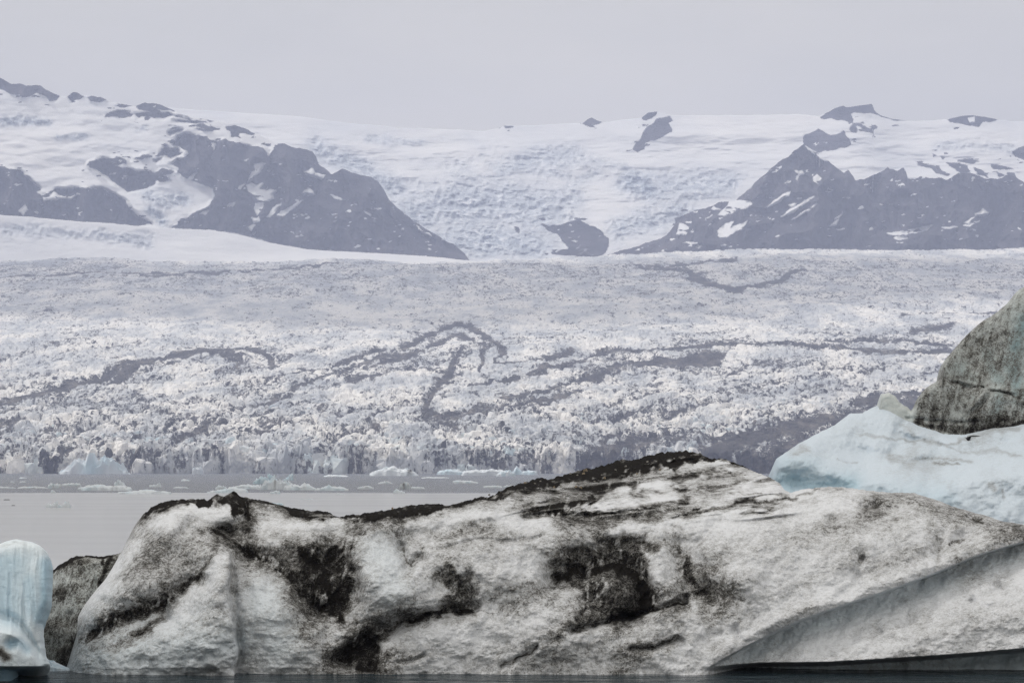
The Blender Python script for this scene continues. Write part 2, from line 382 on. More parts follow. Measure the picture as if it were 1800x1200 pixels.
CREV = [([(700,400),(760,370),(850,350),(950,370)],60,0.75),([(740,430),(840,420),(930,430)],45,0.8),([(880,300),(950,280),(1010,275)],22,0.6),([(1000,330),(1050,300)],18,0.5),
        ([(1110,320),(1140,335)],24,0.9),([(1170,330),(1280,325)],22,0.7),([(1090,400),(1150,390),(1190,370)],26,0.7),([(560,262),(640,300),(700,330)],22,0.7),
        ([(900,290),(1000,310)],15,0.5),([(1010,280),(1100,295)],12,0.5),([(1200,350),(1260,340)],14,0.6),([(650,245),(740,250)],8,0.5),([(1650,255),(1780,262)],10,0.45),([(860,340),(1010,350)],26,0.6)]
terrain('ice_cap', CAP, [(-200,470),(2000,470)], -150, 1950, 900, 240, 9600, 10650, 45, 70, NUN, CAPS, True, CREV, 0.8, 1, 0.85, 250, smooth_ice=True)

LC = [(-200,110),(0,137),(10,141),(20,147),(35,147),(45,151),(60,149),(72,150),(80,157),(95,164),(110,170),(118,170),(127,163),(135,162),(146,169),(155,170),(165,168),(178,172),(190,177),(215,184),
      (240,185),(250,182),(270,181),(285,185),(300,191),(320,202),(340,207),(380,213),(420,222),(445,233),(475,247),(492,252),(500,252),(508,256),(520,260),(548,265),(556,275),(560,288),(582,306),(602,296),
      (612,300),(630,307),(652,312),(665,320),(675,335),(684,352),(700,368),(730,390),(770,415),(800,432),(815,444),(824,456),(840,470)]
LR = [[(-90,100),(0,134),(10,140),(20,146),(35,146),(45,150),(60,148),(72,149),(80,156),(88,160),(105,170),(97,176),(85,177),(82,168),(65,163),(50,170),(38,172),(35,166),(20,166),(8,160),(0,155),(-90,140)],
 [(118,171),(127,161),(135,160),(146,169),(140,175),(125,177)],[(153,170),(165,166),(178,171),(190,176),(175,180),(160,178)],
 [(185,204),(195,197),(210,193),(228,196),(222,198),(232,201),(230,204),(215,208),(205,204),(190,206)],[(205,187),(215,183),(233,186),(220,189)],
 [(240,186),(250,180),(270,179),(285,183),(298,189),(306,195),(290,194),(275,192),(285,197),(297,198),(303,203),(285,207),(262,206),(245,205),(235,200),(250,197),(262,196),(245,192)],
 [(305,204),(330,206),(337,210),(310,207)],[(305,213),(350,212),(366,216),(340,217)],[(360,209),(379,211),(370,214)],
 [(342,222),(355,218),(365,222),(375,225),(386,228),(372,231),(350,230),(347,227),(358,226)],
 [(395,223),(410,221),(420,221),(435,226),(449,234),(440,237),(425,233),(418,238),(422,244),(408,240),(403,232)],[(298,233),(308,227),(319,228),(310,232),(300,235)],
 [(304,254),(313,240),(322,237),(345,238),(365,243),(375,247),(382,249),(395,246),(415,250),(435,256),(455,257),(467,262),(472,270),(480,261),(492,250),(500,248),(520,255),(550,258),(562,270),(566,284),(582,300),(602,288),
  (640,296),(670,310),(690,340),(720,370),(770,405),(840,450),(840,475),(780,470),(600,455),(540,438),(500,431),(470,425),(420,411),(370,404),(300,401),(313,395),(312,388),(330,383),(340,375),(350,370),(362,366),
  (375,350),(378,343),(375,332),(365,328),(350,322),(340,318),(325,311),(312,303),(314,295),(305,290),(310,285),(320,281),(333,272),(330,266),(318,260)],
 [(152,291),(158,284),(175,279),(200,277),(215,277),(224,281),(222,288),(205,289),(200,292),(225,296),(235,299),(240,303),(258,301),(275,302),(283,296),(300,298),(307,302),(300,305),(285,308),(297,312),(298,318),(288,320),
  (275,316),(270,324),(258,330),(240,335),(225,336),(215,330),(208,325),(195,315),(185,307),(170,300)],
 [(300,290),(312,280),(323,285),(310,291)],[(275,274),(285,265),(290,258),(296,265),(310,262),(321,269),(300,277),(290,271),(280,275)],[(235,277),(260,272),(266,276),(250,280)],[(268,281),(281,278),(275,284)],
 [(-90,280),(0,292),(15,297),(35,298),(45,310),(55,320),(70,330),(66,336),(72,345),(85,338),(100,332),(115,332),(145,330),(175,332),(190,338),(205,342),(215,350),(225,358),(230,368),(245,380),(258,388),(272,393),(250,394),(235,397),(205,396),(170,393),(110,390),(50,384),(0,382),(-90,380)]]
LS = [[(75,348),(95,338),(100,343),(120,346),(141,341),(125,349),(100,350),(78,353)],[(34,371),(45,361),(49,370),(40,379)],
 [(433,325),(440,323),(450,325),(462,323),(457,332),(468,336),(475,334),(486,336),(478,343),(482,350),(465,354),(455,351),(447,342),(437,336)],[(450,357),(464,355),(460,370),(452,377),(448,367)],[(442,384),(456,380),(456,387),(445,391)],[(436,399),(448,394),(440,405)],
 [(447,288),(465,286),(460,298),(445,310),(434,319),(440,308),(448,299)],[(469,380),(480,365),(494,357),(487,368),(475,381)],[(487,378),(505,366),(531,352),(515,366),(495,379)],[(331,316),(346,302),(340,312),(335,321)],[(399,363),(413,355),(408,363)],
 [(532,339),(541,331),(551,338),(552,344),(540,344)],[(581,342),(601,350),(592,349)],[(349,376),(366,370),(360,377)],[(417,331),(431,321),(422,332)],[(534,302),(550,296),(555,305),(571,307),(565,314),(548,311)],[(732,396),(757,413),(745,409)],[(466,261),(481,260),(472,274)],
 [(372,250),(378,253),(374,262)],[(520,352),(526,346),(523,355)],[(640,372),(652,378),(648,379)],[(258,376),(285,372),(288,398),(272,396)]]
LCR = [([(260,345),(285,355),(320,350)],16,0.7),([(265,370),(285,390)],12,0.9),([(0,212),(85,216)],7,0.8),([(100,241),(150,242)],5,0.6),([(240,228),(256,224)],4,0.4)]
terrain('mountain', LC, [(-200,470),(900,475)], -150, 838, 560, 220, 9050, 9650, 230, 60, LR, LS, True, LCR, 1.6, 23, 1.0, 300)

RC = [(1040,462),(1065,450),(1090,441),(1120,432),(1160,421),(1172,412),(1180,402),(1190,390),(1203,379),(1225,369),(1265,357),(1290,353),(1320,330),(1345,305),(1370,285),(1380,277),(1400,263),(1412,256),(1420,257),(1430,264),(1440,275),(1457,283),
      (1470,295),(1484,305),(1490,298),(1500,310),(1503,317),(1520,314),(1535,306),(1545,303),(1553,300),(1560,293),(1575,300),(1587,293),(1593,303),(1596,315),(1612,312),(1618,309),(1630,313),(1665,315),(1685,304),(1705,303),(1730,312),(1760,315),(1770,308),(1785,313),(1800,320),(1850,330),(2000,320)]
RS = [[(1262,378),(1275,365),(1285,350),(1318,353),(1323,358),(1310,366),(1295,367),(1290,373),(1275,379)],[(1262,406),(1272,395),(1290,389),(1285,400),(1314,389),(1305,401),(1290,408),(1280,416),(1264,417)],
 [(1350,363),(1365,350),(1380,340),(1390,337),(1382,347),(1368,356)],[(1373,382),(1390,368),(1431,344),(1405,366),(1385,378)],[(1388,361),(1401,357),(1392,367)],[(1391,386),(1435,357),(1411,377)],[(1459,397),(1473,386),(1470,394)],[(1468,386),(1483,373),(1474,384)],
 [(1397,300),(1410,301),(1414,304),(1405,308)],[(1400,310),(1404,309),(1401,318)],[(1430,312),(1437,307),(1443,315),(1438,322),(1430,319)],[(1417,257),(1425,261),(1434,271),(1427,268)],[(1438,272),(1458,282),(1450,283)],
 [(1558,411),(1590,406),(1620,399),(1640,396),(1625,405),(1600,409),(1575,414)],[(1572,419),(1590,414),(1594,418),(1580,422)],[(1655,399),(1683,397),(1665,402)],[(1694,396),(1721,387),(1705,397)],[(1713,375),(1730,368),(1739,373),(1730,378),(1715,379)],[(1695,391),(1713,380),(1703,391)],[(1614,382),(1624,377),(1618,383)],
 [(1224,434),(1233,431),(1228,436)],[(1196,392),(1212,400),(1205,412),(1190,412)],[(1268,368),(1240,366),(1250,362)]]
terrain('mountain', RC, [(1000,470),(2000,465)], 1042, 1950, 560, 190, 9000, 9550, 260, 70, [], RS, False, None, 2.4, 57, 1.0, 150)

# smooth lateral tongue of ice at the foot of the left mountain
terrain('snowfield', [(-200,366),(0,378),(60,382),(120,388),(200,393),(240,397),(300,402),(370,404),(420,412),(470,426),(540,438),(600,442),(700,447),(780,453),(860,462)], [(-200,490),(900,490)], -150, 850, 400, 70, 8860, 9030, 10, 50,
        [], [], True, [([(0,400),(100,410),(260,420)],12,0.45),([(170,410),(260,428)],9,0.6)], 0.6, 91, 1.0, 60, smooth_ice=True)

# ------------------------------------------------------------------ the glacier
GY = lut([(4296,799),(4330,795),(4400,788),(4700,752),(5000,715),(5500,660),(6000,615),(7000,545),(8000,490),(8800,457)])
GE = lut([(-200,459),(0,457),(300,459),(600,459),(800,456),(1000,451),(1100,448),(1200,445),(1400,442),(1600,440),(1800,437),(2000,435)])
FRONT = lut([(-200,4330),(0,4310),(250,4300),(600,4298),(900,4310),(1000,4330),(1100,4380),(2000,4450)])
DEB = [([(-60,725),(0,708),(60,692),(120,676),(190,658),(240,640),(300,626),(360,615),(420,612),(460,618),(478,628),(475,640)],6,0.75),
 ([(190,668),(260,642),(330,624),(390,620),(425,628),(420,642)],6,0.75),([(380,655),(430,650),(470,640)],9,0.5),([(380,675),(440,680)],9,0.5),([(400,690),(470,700)],10,0.4),
 ([(-60,775),(0,760),(60,732),(130,706),(220,698),(330,712)],9,0.5),([(0,782),(100,757),(200,750),(320,764)],10,0.45),([(150,725),(260,728),(360,740)],8,0.5),([(220,665),(300,665)],7,0.5),([(20,800),(120,785),(220,775)],9,0.45),([(230,690),(330,700),(420,715)],7,0.5),
 ([(310,775),(380,742),(440,716),(500,690),(560,665),(620,640),(680,624),(745,619)],6,0.6),([(470,668),(560,642),(620,628),(670,614)],5,0.6),
 ([(705,613),(730,600),(755,590),(775,575),(800,570),(820,575),(850,590),(875,605),(880,620),(872,637)],6,0.8),([(750,612),(780,600),(800,590),(830,598),(855,611),(848,630),(840,650)],6,0.75),
 ([(810,620),(800,640),(790,660)],8,0.75),([(790,660),(765,682),(755,700),(750,722),(770,745),(800,758)],12,0.6),([(600,656),(650,640),(700,628),(745,620)],5,0.7),([(610,672),(680,655),(740,643),(770,645)],6,0.65),
 ([(870,638),(920,641),(960,632),(1000,622)],4,0.65),([(835,678),(900,665),(960,651),(1010,641),(1060,616),(1130,612),(1250,609),(1400,610),(1550,617),(1700,614)],5,0.68),([(885,703),(960,690),(1000,671),(1060,656),(1100,641),(1150,633),(1270,630)],8,0.7),
 ([(1100,640),(1180,638),(1260,636)],10,0.75),([(1260,650),(1400,645),(1550,650)],5,0.5),([(745,738),(830,732),(900,716),(960,705),(1020,690)],10,0.6),([(760,760),(840,750),(900,760)],10,0.5),([(900,730),(960,740)],10,0.4),
 ([(1040,805),(1120,780),(1200,768)],22,0.55),([(1100,700),(1200,690),(1300,680)],10,0.42),([(960,770),(1060,765)],16,0.45),([(1000,730),(1100,735),(1220,720)],16,0.42),([(860,800),(960,795)],12,0.45),
 ([(1240,805),(1330,770),(1440,748),(1560,722),(1680,700),(1830,695)],20,0.72),([(1260,830),(1400,800),(1560,770),(1830,745)],40,0.8),([(1500,705),(1600,695),(1650,688)],6,0.7),([(1380,745),(1480,725)],8,0.6),
 ([(1155,468),(1195,470),(1215,484),(1250,500),(1300,512),(1335,501),(1370,490),(1412,474)],4.5,0.95),([(1110,467),(1160,473),(1210,480)],4,0.6),([(1210,492),(1280,508)],6,0.7),([(1190,463),(1250,460),(1292,457)],3,0.85),
 ([(-50,492),(150,481),(300,480),(450,475),(600,466)],2.2,0.7),([(250,485),(320,484)],3,0.6),([(1575,556),(1640,548),(1830,546)],2.5,0.65),([(1600,585),(1665,575)],5,0.55),([(1180,592),(1300,581)],3,0.5),([(1200,600),(1380,598)],3,0.5),
 ([(1430,600),(1600,600),(1660,604)],4,0.55),([(1340,668),(1480,662)],4,0.5),([(1440,480),(1560,495),(1700,480)],10,0.3),([(660,575),(666,580)],3,0.6),([(1400,580),(1520,590),(1640,585)],5,0.4),([(1300,690),(1500,675),(1640,665)],6,0.45)]
def glacier_base(px, d):
    fr = FRONT(px); dd = 4296 + (d-fr)*(8800-4296)/(8800-fr)
    y = GY(dd); return 812 + (y-812)*(812-GE(px))/(812-457.0)
def debris_shade_at(px, py):
    o = np.zeros(px.shape); wx = px+7*fbm(px/25, py/12, 3, 71); wy = py+3.0*fbm(px/18, py/9, 4, 73)
    rag = np.exp(0.5*fbm(px/40, py/20, 3, 77))
    for pts, w, a in DEB: stroke(wx, wy, pts, w*1.02, o, min(1.0, a*1.15+0.18) if a >= 0.55 or w >= 20 else a, rag=rag)
    sk = py+0.22*px
    base = 0.11 + 0.62*np.clip(fbm(px/120, sk/9, 4, 75, 0.6), -0.35, 1)*ss(540, 680, py) + 0.16*fbm(px/26, py/7, 4, 76) + 0.17*ss(560, 480, py)*ss(452, 462, py) - 0.10*ss(466, 452, py) + 0.10*ss(600, 760, py)  # includes cloud shade painted over the upper band and a painted sunlit far strip
    return np.maximum(o, base)
def glacier():
    px1 = np.linspace(-170, 1970, 1050); n = 470
    f = np.linspace(0, 1, n)[:, None]
    # rows spaced evenly in the picture-height of the slope
    dd = np.interp(f, np.linspace(0, 1, 10), np.interp(np.linspace(812, 457, 10), [457,490,545,615,660,715,755,797,806,812], [8800,8000,7000,6000,5500,5000,4700,4400,4330,4296]))
    px = np.repeat(px1[None], n, 0); fr = FRONT(px); d = fr + (dd-4296)*(8800-fr)/(8800-4296)
    py = glacier_base(px, d); z = HC + (HY-py)/F*d; x = (px-CX)/F*d
    edge_k = ss(120, 0, d-fr); d = d - edge_k*(16*ridged(px/21, px*0+1.5, 3, 201)+14*fbm(px/60, px*0, 2, 203)-8); z = z + edge_k*7*fbm(px/13, px*0+4, 3, 205)
    deb = debris_shade_at(px, py)
    s = 1.0
    wx = x + 8*fbm(x/40, d/60, 3, 5); wy = d + 14*fbm(x/50, d/70, 3, 6)
    f1, f2, idv = worley(wx/24, wy/36, 3); g1, g2, gid = worley(wx/9, wy/18, 4)
    blocks = (idv*0.9+0.35)*(1-ss(0.25, 0.75, f1)*0.6) * ss(0.02, 0.22, f2-f1) + 0.3*gid*ss(0.0, 0.3, g2-g1)
    amp = np.interp(d, [4300, 4600, 5200, 6500, 8800], [15, 13, 8.5, 4.5, 3.6])
    smooth_deb = ss(0.75, 1.15, deb)
    z = z + (blocks-0.45)*amp*(1-0.6*ss(0.45, 0.75, deb)-0.33*smooth_deb) + 9*fbm(x/260, d/300, 3, 8)*ss(4320, 4800, d) + 1.5*smooth_deb*fbm(x/15, d/20, 4, 9)
    V = np.stack([x, d, z], -1)
    zz = V[0][:, 2]; wall = [V[0]*1.0 for _ in range(9)]
    for j, wv_ in enumerate(wall):
        f_ = j/9.0; wv_[:, 2] = -0.6+(zz+0.6)*f_; wv_[:, 1] -= 5*(1-f_) + 3.0*fbm(px1/9, np.full(px1.shape, j*0.7), 3, 207)
    foot = np.stack(wall)
    back = V[-1].copy(); back[:, 1] += 250; back[:, 2] -= 120
    V = np.concatenate([foot, V, back[None]], 0)
    pad = lambda a: np.concatenate([a[:1].repeat(9, 0), a, a[-1:]], 0)
    bl = ss(820, 770, py)*0
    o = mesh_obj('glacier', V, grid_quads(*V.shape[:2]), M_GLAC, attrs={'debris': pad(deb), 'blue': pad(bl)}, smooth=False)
    return tag(o, kind='structure'), (px1, x, d, z)
GLAC, _ = glacier()

# angular ice blocks
def hull_block(rnd, tall=1.3, npt=16):
    bm = bmesh.new()
    for i in range(npt):
        a = rnd.uniform(0, 2*math.pi); zz = rnd.uniform(0, 1)**0.8
        r = rnd.uniform(0.38, 0.55)*(1-0.25*zz**2)
        bm.verts.new((math.cos(a)*r, math.sin(a)*r, zz*tall*rnd.uniform(0.8, 1)))
    for a in np.linspace(0, 2*math.pi, 6)[:-1]: bm.verts.new((math.cos(a)*0.5, math.sin(a)*0.5, -0.25))
    res = bmesh.ops.convex_hull(bm, input=bm.verts)
    bmesh.ops.delete(bm, geom=[v for v in bm.verts if not v.link_faces], context='VERTS')
    bmesh.ops.triangulate(bm, faces=bm.faces); bm.verts.index_update()
    V = np.array([v.co[:] for v in bm.verts]); T = np.array([[v.index for v in f.verts] for f in bm.faces]); bm.free()
    return V, T
rb = random.Random(5)
BLK = [hull_block(rb, rb.uniform(0.9, 1.7)) for _ in range(14)]
# the columns of the calving front, each its own piece
smesh = {}
def serac(px, d, wm, hm, deb, blue, var, zb=-0.5):
    key = (var, round(deb*4), round(blue*3))
    if key not in smesh:
        V, T = BLK[var]
        o = mesh_obj('serac', V, None, M_GLAC, attrs={'debris': np.full(len(V), round(deb*4)/4+0.02), 'blue': np.full(len(V), round(blue*3)/3)}, smooth=False, tris=T)
        smesh[key] = o.data
    else:
        o = bpy.data.objects.new('serac', smesh[key]); COL.objects.link(o)
    o.location = ((px-CX)/F*d, d, zb); o.rotation_euler = (rb.uniform(-.1, .1), rb.uniform(-.12, .12), rb.uniform(0, 6.28))
    o.scale = (wm, wm*rb.uniform(0.8, 1.3), hm); o.parent = GLAC
ns = 0
for row in range(4):
    px = -30 + rb.uniform(0, 10)
    while px < (1010 if row < 2 else 1080):
        wpx = rb.uniform(13, 27); d = float(FRONT(px)) + [-2, 16, 45, 85][row] + rb.uniform(-7, 7)
        zt = HC + (HY-float(glacier_base(np.array(px), np.array(max(d, FRONT(px))))))/F*d
        hh = [25, 33, 41, 47][row]*rb.uniform(0.8, 1.12)*float(np.interp(px, [-50, 150, 350, 600, 820, 950, 1080], [0.8, 0.95, 1.15, 1.1, 0.85, 0.65, 0.5]))
        deb = rb.choice((0.0, 0.15, 0.25, 0.38))+0.40*max(-.2, float(fbm(np.array([px/40.]), np.array([row*1.7]), 3, 44)[0])) + (0.2 if px > 840 else 0)
        bl = max(0, float(fbm(np.array([px/70.]), np.array([row*.6]), 3, 48)[0]))*(0.4 if row < 2 else 0.15)
        if row == 0 and rb.random() < 0.45: px += wpx*0.9; continue
        serac(px, d, wpx/F*d*1.4, hh/1.15, min(deb, 0.75), min(bl, 0.9), rb.randrange(len(BLK)))
        px += wpx*rb.uniform(0.75, 1.05); ns += 1
print('seracs', ns)
# smaller blocks strewn over the icefall behind: too many to tell apart
def strewn():
    Vs, Ts, Ds, Bs = [], [], [], []; off = 0
    N = 6500
    px = RNG.uniform(-100, 1900, N*2); fy = RNG.uniform(0, 1, N*2)**1.8
    yy = 806 - fy*(806-560); d = np.interp(yy, [457,490,545,615,660,715,755,797,806,812], [8800,8000,7000,6000,5500,5000,4700,4400,4330,4296])
    py = glacier_base(px, d); deb = debris_shade_at(px, py)
    ahead = debris_shade_at(px, py-4)
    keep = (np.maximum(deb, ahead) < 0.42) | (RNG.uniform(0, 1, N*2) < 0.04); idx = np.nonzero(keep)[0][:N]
    for i in idx:
        V, T = BLK[RNG.integers(len(BLK))]
        w = RNG.uniform(0.22, 1.0)**1.4*np.interp(d[i], [4300, 4700, 5200, 6500, 8800], [21, 14, 9, 6, 5]); h = w*RNG.uniform(0.3, 0.75)*(1.0 if d[i] < 5000 else 0.6)
        a = RNG.uniform(0, 6.28); c, s = math.cos(a), math.sin(a)
        X = V*np.array([w, w, h]); X = np.stack([X[:,0]*c-X[:,1]*s, X[:,0]*s+X[:,1]*c, X[:,2]], -1)
        z = HC+(HY-py[i])/F*d[i] - 1.5
        X += np.array([(px[i]-CX)/F*d[i], d[i], z])
        Vs.append(X); Ts.append(T+off); off += len(V)
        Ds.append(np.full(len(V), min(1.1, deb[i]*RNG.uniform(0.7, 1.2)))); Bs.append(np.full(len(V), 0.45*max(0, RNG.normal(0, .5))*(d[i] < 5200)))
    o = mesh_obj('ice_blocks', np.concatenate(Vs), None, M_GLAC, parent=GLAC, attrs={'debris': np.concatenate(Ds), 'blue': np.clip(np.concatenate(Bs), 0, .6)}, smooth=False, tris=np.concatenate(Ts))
    tag(o, kind='stuff')
strewn()

# ------------------------------------------------------------------ near icebergs: sculpted from a crest line, a foot line and carved strokes
class Berg:
    def __init__(s, name, mat, crest, foot, d0, x0, x1, cols, rows, prof, carve=(), dirt=(), blue=(), seed=0, crest_amp=1.0, base_dirt=0.2, back=6.0, rough=(0.10, 0.03),
                 edge=None, clean=(), dirtpoly=(), noise_dirt=0.12, extra=None, rows_b=14, crest_fine=None):
        s.__dict__.update(locals()); m = d0/F          # metres per pixel
        s.m = m
        px1 = np.linspace(x0, x1, cols); cr = lut(crest)(px1)
        amp = crest_fine(px1) if crest_fine else 1.0
        cr = cr + amp*crest_amp*(1.3*fbm(px1/22, px1*0+seed, 4, seed+1) + 1.0*fbm(px1/5, px1*0+seed, 3, seed+2, .7))
        ft = lut(foot)(px1); cr = np.minimum(cr, ft-1.0)
        t = np.linspace(0, 1, rows)[:, None]**0.93
        px = np.repeat(px1[None], rows, 0); py = ft[None]+(cr-ft)[None]*t
        s.px, s.py = px, py
        d, dirtv, bluev = s.eval(px, py, t)
        V = pt(px, py, d); Vl = V[-1]
        sb = np.linspace(0, 1, rows_b+1)[1:, None]
        B = np.repeat(Vl[None], rows_b, 0).copy(); B[..., 1] += sb*back
        B[..., 2] = Vl[None, :, 2]*np.sqrt(np.clip(1-sb**2.2, 0, 1)) + 0.12*fbm(px1[None]*m/1.5+0*sb, sb*back/1.5+0*px1[None], 3, seed+21)*np.minimum(1, sb*6) - 0.35*sb**4
        VV = np.concatenate([V, B], 0)
        pad = lambda a: np.concatenate([a, a[-1:].repeat(rows_b, 0)], 0)
        s.o = mesh_obj(name, VV, grid_quads(*VV.shape[:2]), mat, attrs={'dirt': pad(dirtv), 'blue': pad(bluev)})
    def eval(s, px, py, t):
        m = s.m; X, Y = px*m, py*m; sd = s.seed
        wx = px + 10*fbm(px/70, py/70, 3, sd+31) + 4*fbm(px/18, py/18, 3, sd+32); wy = py + 8*fbm(px/70+9, py/70, 3, sd+33) + 4*fbm(px/18, py/18+5, 3, sd+34)
        d = s.d0 + s.prof(px, py, t)
        cv = np.zeros(px.shape)
        for pts, w, a in s.carve: stroke(wx*0.6+px*0.4, wy*0.6+py*0.4, pts, w, cv, a, 'add')
        d = d + cv*np.minimum(1, t*14+0.1)
        r1, r2 = s.rough
        d = d + (r1*2.2*fbm(X/2.6, Y/1.9, 4, sd+41) + r1*ridged(X/1.1+Y*.3, Y/1.0, 4, sd+42) + r2*fbm(X/0.28, Y/0.22, 3, sd+43, .6))
        if s.edge is not None: d = d + s.edge(px, py, t)
        dv = np.zeros(px.shape)
        rag = np.exp(0.55*fbm(px/38, py/26, 3, sd+61)+0.35*fbm(px/11, py/9, 2, sd+62)); hal = np.zeros(px.shape)
        for pts, w, a in s.dirt:
            stroke(wx, wy, pts, w, dv, a, rag=rag)
            if w >= 4: stroke(wx, wy, pts, w*1.9+17, hal, 0.70*a, hard=1.3, rag=rag)
        for P, a in s.dirtpoly: dv = np.maximum(dv, a*ss(-7, 9, poly_sd(wx, wy, P)))
        al, ac = (px*.91-py*.41)*m, (py*.91+px*.41)*m
        base = s.base_dirt + s.noise_dirt*(fbm(X/1.3+Y*.4, Y/1.3, 4, sd+51) + 0.5*fbm(al/1.9, ac/0.40, 2, sd+52) + 0.7*fbm(X/5, Y/4, 3, sd+53))
        soft = hal*np.clip(0.8+0.5*fbm(al/0.9, ac/0.6, 2, sd+54), 0, 1.5)
        dv = np.maximum(dv, np.maximum(base, np.minimum(base+soft*0.75, 0.78)))
        bv = np.zeros(px.shape)
        for pts, w, a in s.blue: stroke(wx, wy, pts, w, bv, a)
        cl = np.zeros(px.shape)
        for pts, w, a in s.clean: stroke(wx, wy, pts, w, cl, a, rag=rag)
        dv = dv*(1-cl)
        if s.extra is not None: d, dv, bv = s.extra(px, py, t, d, dv, bv)
        return d, dv, np.clip(bv, 0, 1)

# --- the big sooty iceberg across the foreground
MC = [(112,1189),(116,1175),(121,1160),(127,1140),(134,1118),(137,1098),(136,1082),(143,1068),(160,1046),(185,1018),(200,992),(210,975),(226,944),(240,918),(252,903),(262,895),(272,886),(285,882),(300,881),(335,879),(350,881),(366,879),(377,867),(391,876),(407,866),(424,877),(440,874),
      (462,880),(487,887),(500,890),(520,895),(545,899),(560,897),(574,899),(582,906),(600,908),(622,905),(645,900),(680,896),(700,894),(740,889),(760,888),(790,886),(820,881),(850,873),(880,866),(893,856),(920,848),(950,841),(985,835),(1010,829),(1030,825),(1060,823),(1100,811),(1150,800),(1180,795),(1205,791),(1225,796),(1245,802),(1275,807),(1300,815),(1330,830),(1350,838),(1370,850),
      (1380,862),(1395,868),(1420,861),(1445,856),(1480,855),(1520,860),(1560,865),(1610,868),(1650,880),(1690,895),(1720,903),(1760,915),(1800,922),(1850,935),(1920,965),(1990,1040),(2020,1130),(2030,1189)]
MF = [(100,1192),(1200,1192),(1400,1190),(2040,1189)]
LEDGE = slut([(1180,1195),(1245,1172),(1300,1140),(1400,1090),(1480,1062),(1560,1036),(1640,1007),(1720,973),(1800,950),(1900,915),(2030,870)])
LIP = slut([(1180,1184),(1250,1170),(1330,1163),(1450,1162),(1560,1156),(1680,1148),(1800,1138),(2030,1120)])
mcrest = lut(MC)
def main_prof(px, py, t):
    h = np.clip((1189-py)/300.0, 0, 1.4)
    p = 2.0*h + 3.4*h**3
    # ridge in the rear right half climbs away from the viewer
    p = p + 7.0*ss(905, 800, py)*ss(820, 1000, px)*ss(1480, 1330, px)
    return p
def main_edge(px, py, t):
    # rounding over at the crest and at the left end
    e = np.clip((py-mcrest(px))/16.0, 0, 1); r = 1.1*(1-np.sqrt(1-(1-e)**2))
    lx = np.clip((px-112)/110.0, 0, 1)
    left = slut([(880,255),(975,206),(1046,158),(1082,134),(1118,133),(1160,119),(1195,110)])(py)
    q = np.clip((px-left)/75.0, 0, 1); r = r + 3.2*(1-np.sqrt(np.clip(1-(1-q)**2, 0, 1)))
    return r
THICK = slut([(255,0),(262,15),(285,11),(310,7),(340,7),(366,13),(378,22),(393,17),(408,42),(422,40),(430,26),(440,7),(470,5),(487,2),(492,9),(520,14),(560,12),(578,7),(600,3),(622,6),(660,15),(700,18),(760,14),(800,8),(850,6),(885,8),(905,14),(950,20),(1000,24),(1060,24),(1110,22),(1150,26),(1190,34),(1215,22),(1240,10),(1300,4),(1330,0)], 5.0)
def main_extra(px, py, t, d, dv, bv):
    tk = 0.8*THICK(px)*np.exp(0.6*fbm(px/16, py/12, 4, 401)); depthc = (py-mcrest(px))/np.maximum(tk, 0.1)
    dv = np.maximum(dv, (1.05+0.5*fbm(px/9, py/6, 3, 403))*ss(1.3, 0.75, depthc)*(tk > 1)); d = d - 0.12*ss(1.25, 0.8, depthc)*(tk > 1)
    le = LEDGE(px); on = ss(1235, 1320, px)
    below = py - le
    # the lower face is set back under the diagonal edge and swells out again towards the waterline
    rec = on*(1.1*ss(0, 5, below) - 1.7*ss(0, 130, below)); dv = np.where(below > 0, dv*(1-0.35*on), dv)
    lip = py - LIP(px)
    und = on*(2.6*ss(0, 9, lip))
    d = d + rec + und
    bulge = -0.35*on*np.exp(-((below+14)/14.0)**2)
    d = d + bulge
    up = ss(925, 895, py)*ss(860, 960, px)*ss(1440, 1360, px)
    st = fbm((px+py)/70+2.5*fbm(px/90, py/40, 2, 303), (py+0.13*px)/8.0, 4, 301)
    dv = dv + up*0.42*np.clip(st, -0.25, 1); d = d + up*0.30*np.clip(st, -0.5, 1)
    bv = np.maximum(bv, on*0.30*np.exp(-((below-18)/22.0)**2)*(below > 0)); bv = np.maximum(bv, on*0.5*ss(0, 12, lip))
    X, Y = px*.0168, py*.0168
    xe = slut([(940,397),(965,399),(1040,405),(1110,413),(1183,418),(1200,418)], 8)(py) + 7*fbm(py/38, py*0, 3, 305); q = px-xe      # sharp upright crease below the little peak
    d = d + 0.75*ss(-2, 5, q)*np.exp(-np.clip(q, 0, 400)/70.0)*ss(955, 985, py) - 0.35*np.exp(-np.clip(-q, 0, 400)/40.0)*(q <= 0)*ss(955, 985, py)
    # hollows where dark ice is chipped and cupped
    cup = ss(0.55, 0.9, dv); ch = fbm((X+0.25*Y)/0.16, Y/0.34, 3, 91, 0.6)
    d = d - 0.10*cup*ch; dv = dv - 0.42*cup*ss(0.15, 0.75, ch)*ss(-0.4, 0.5, fbm(X/0.8, Y/0.8, 2, 93))*(depthc > 1.3)
    return d, dv, bv
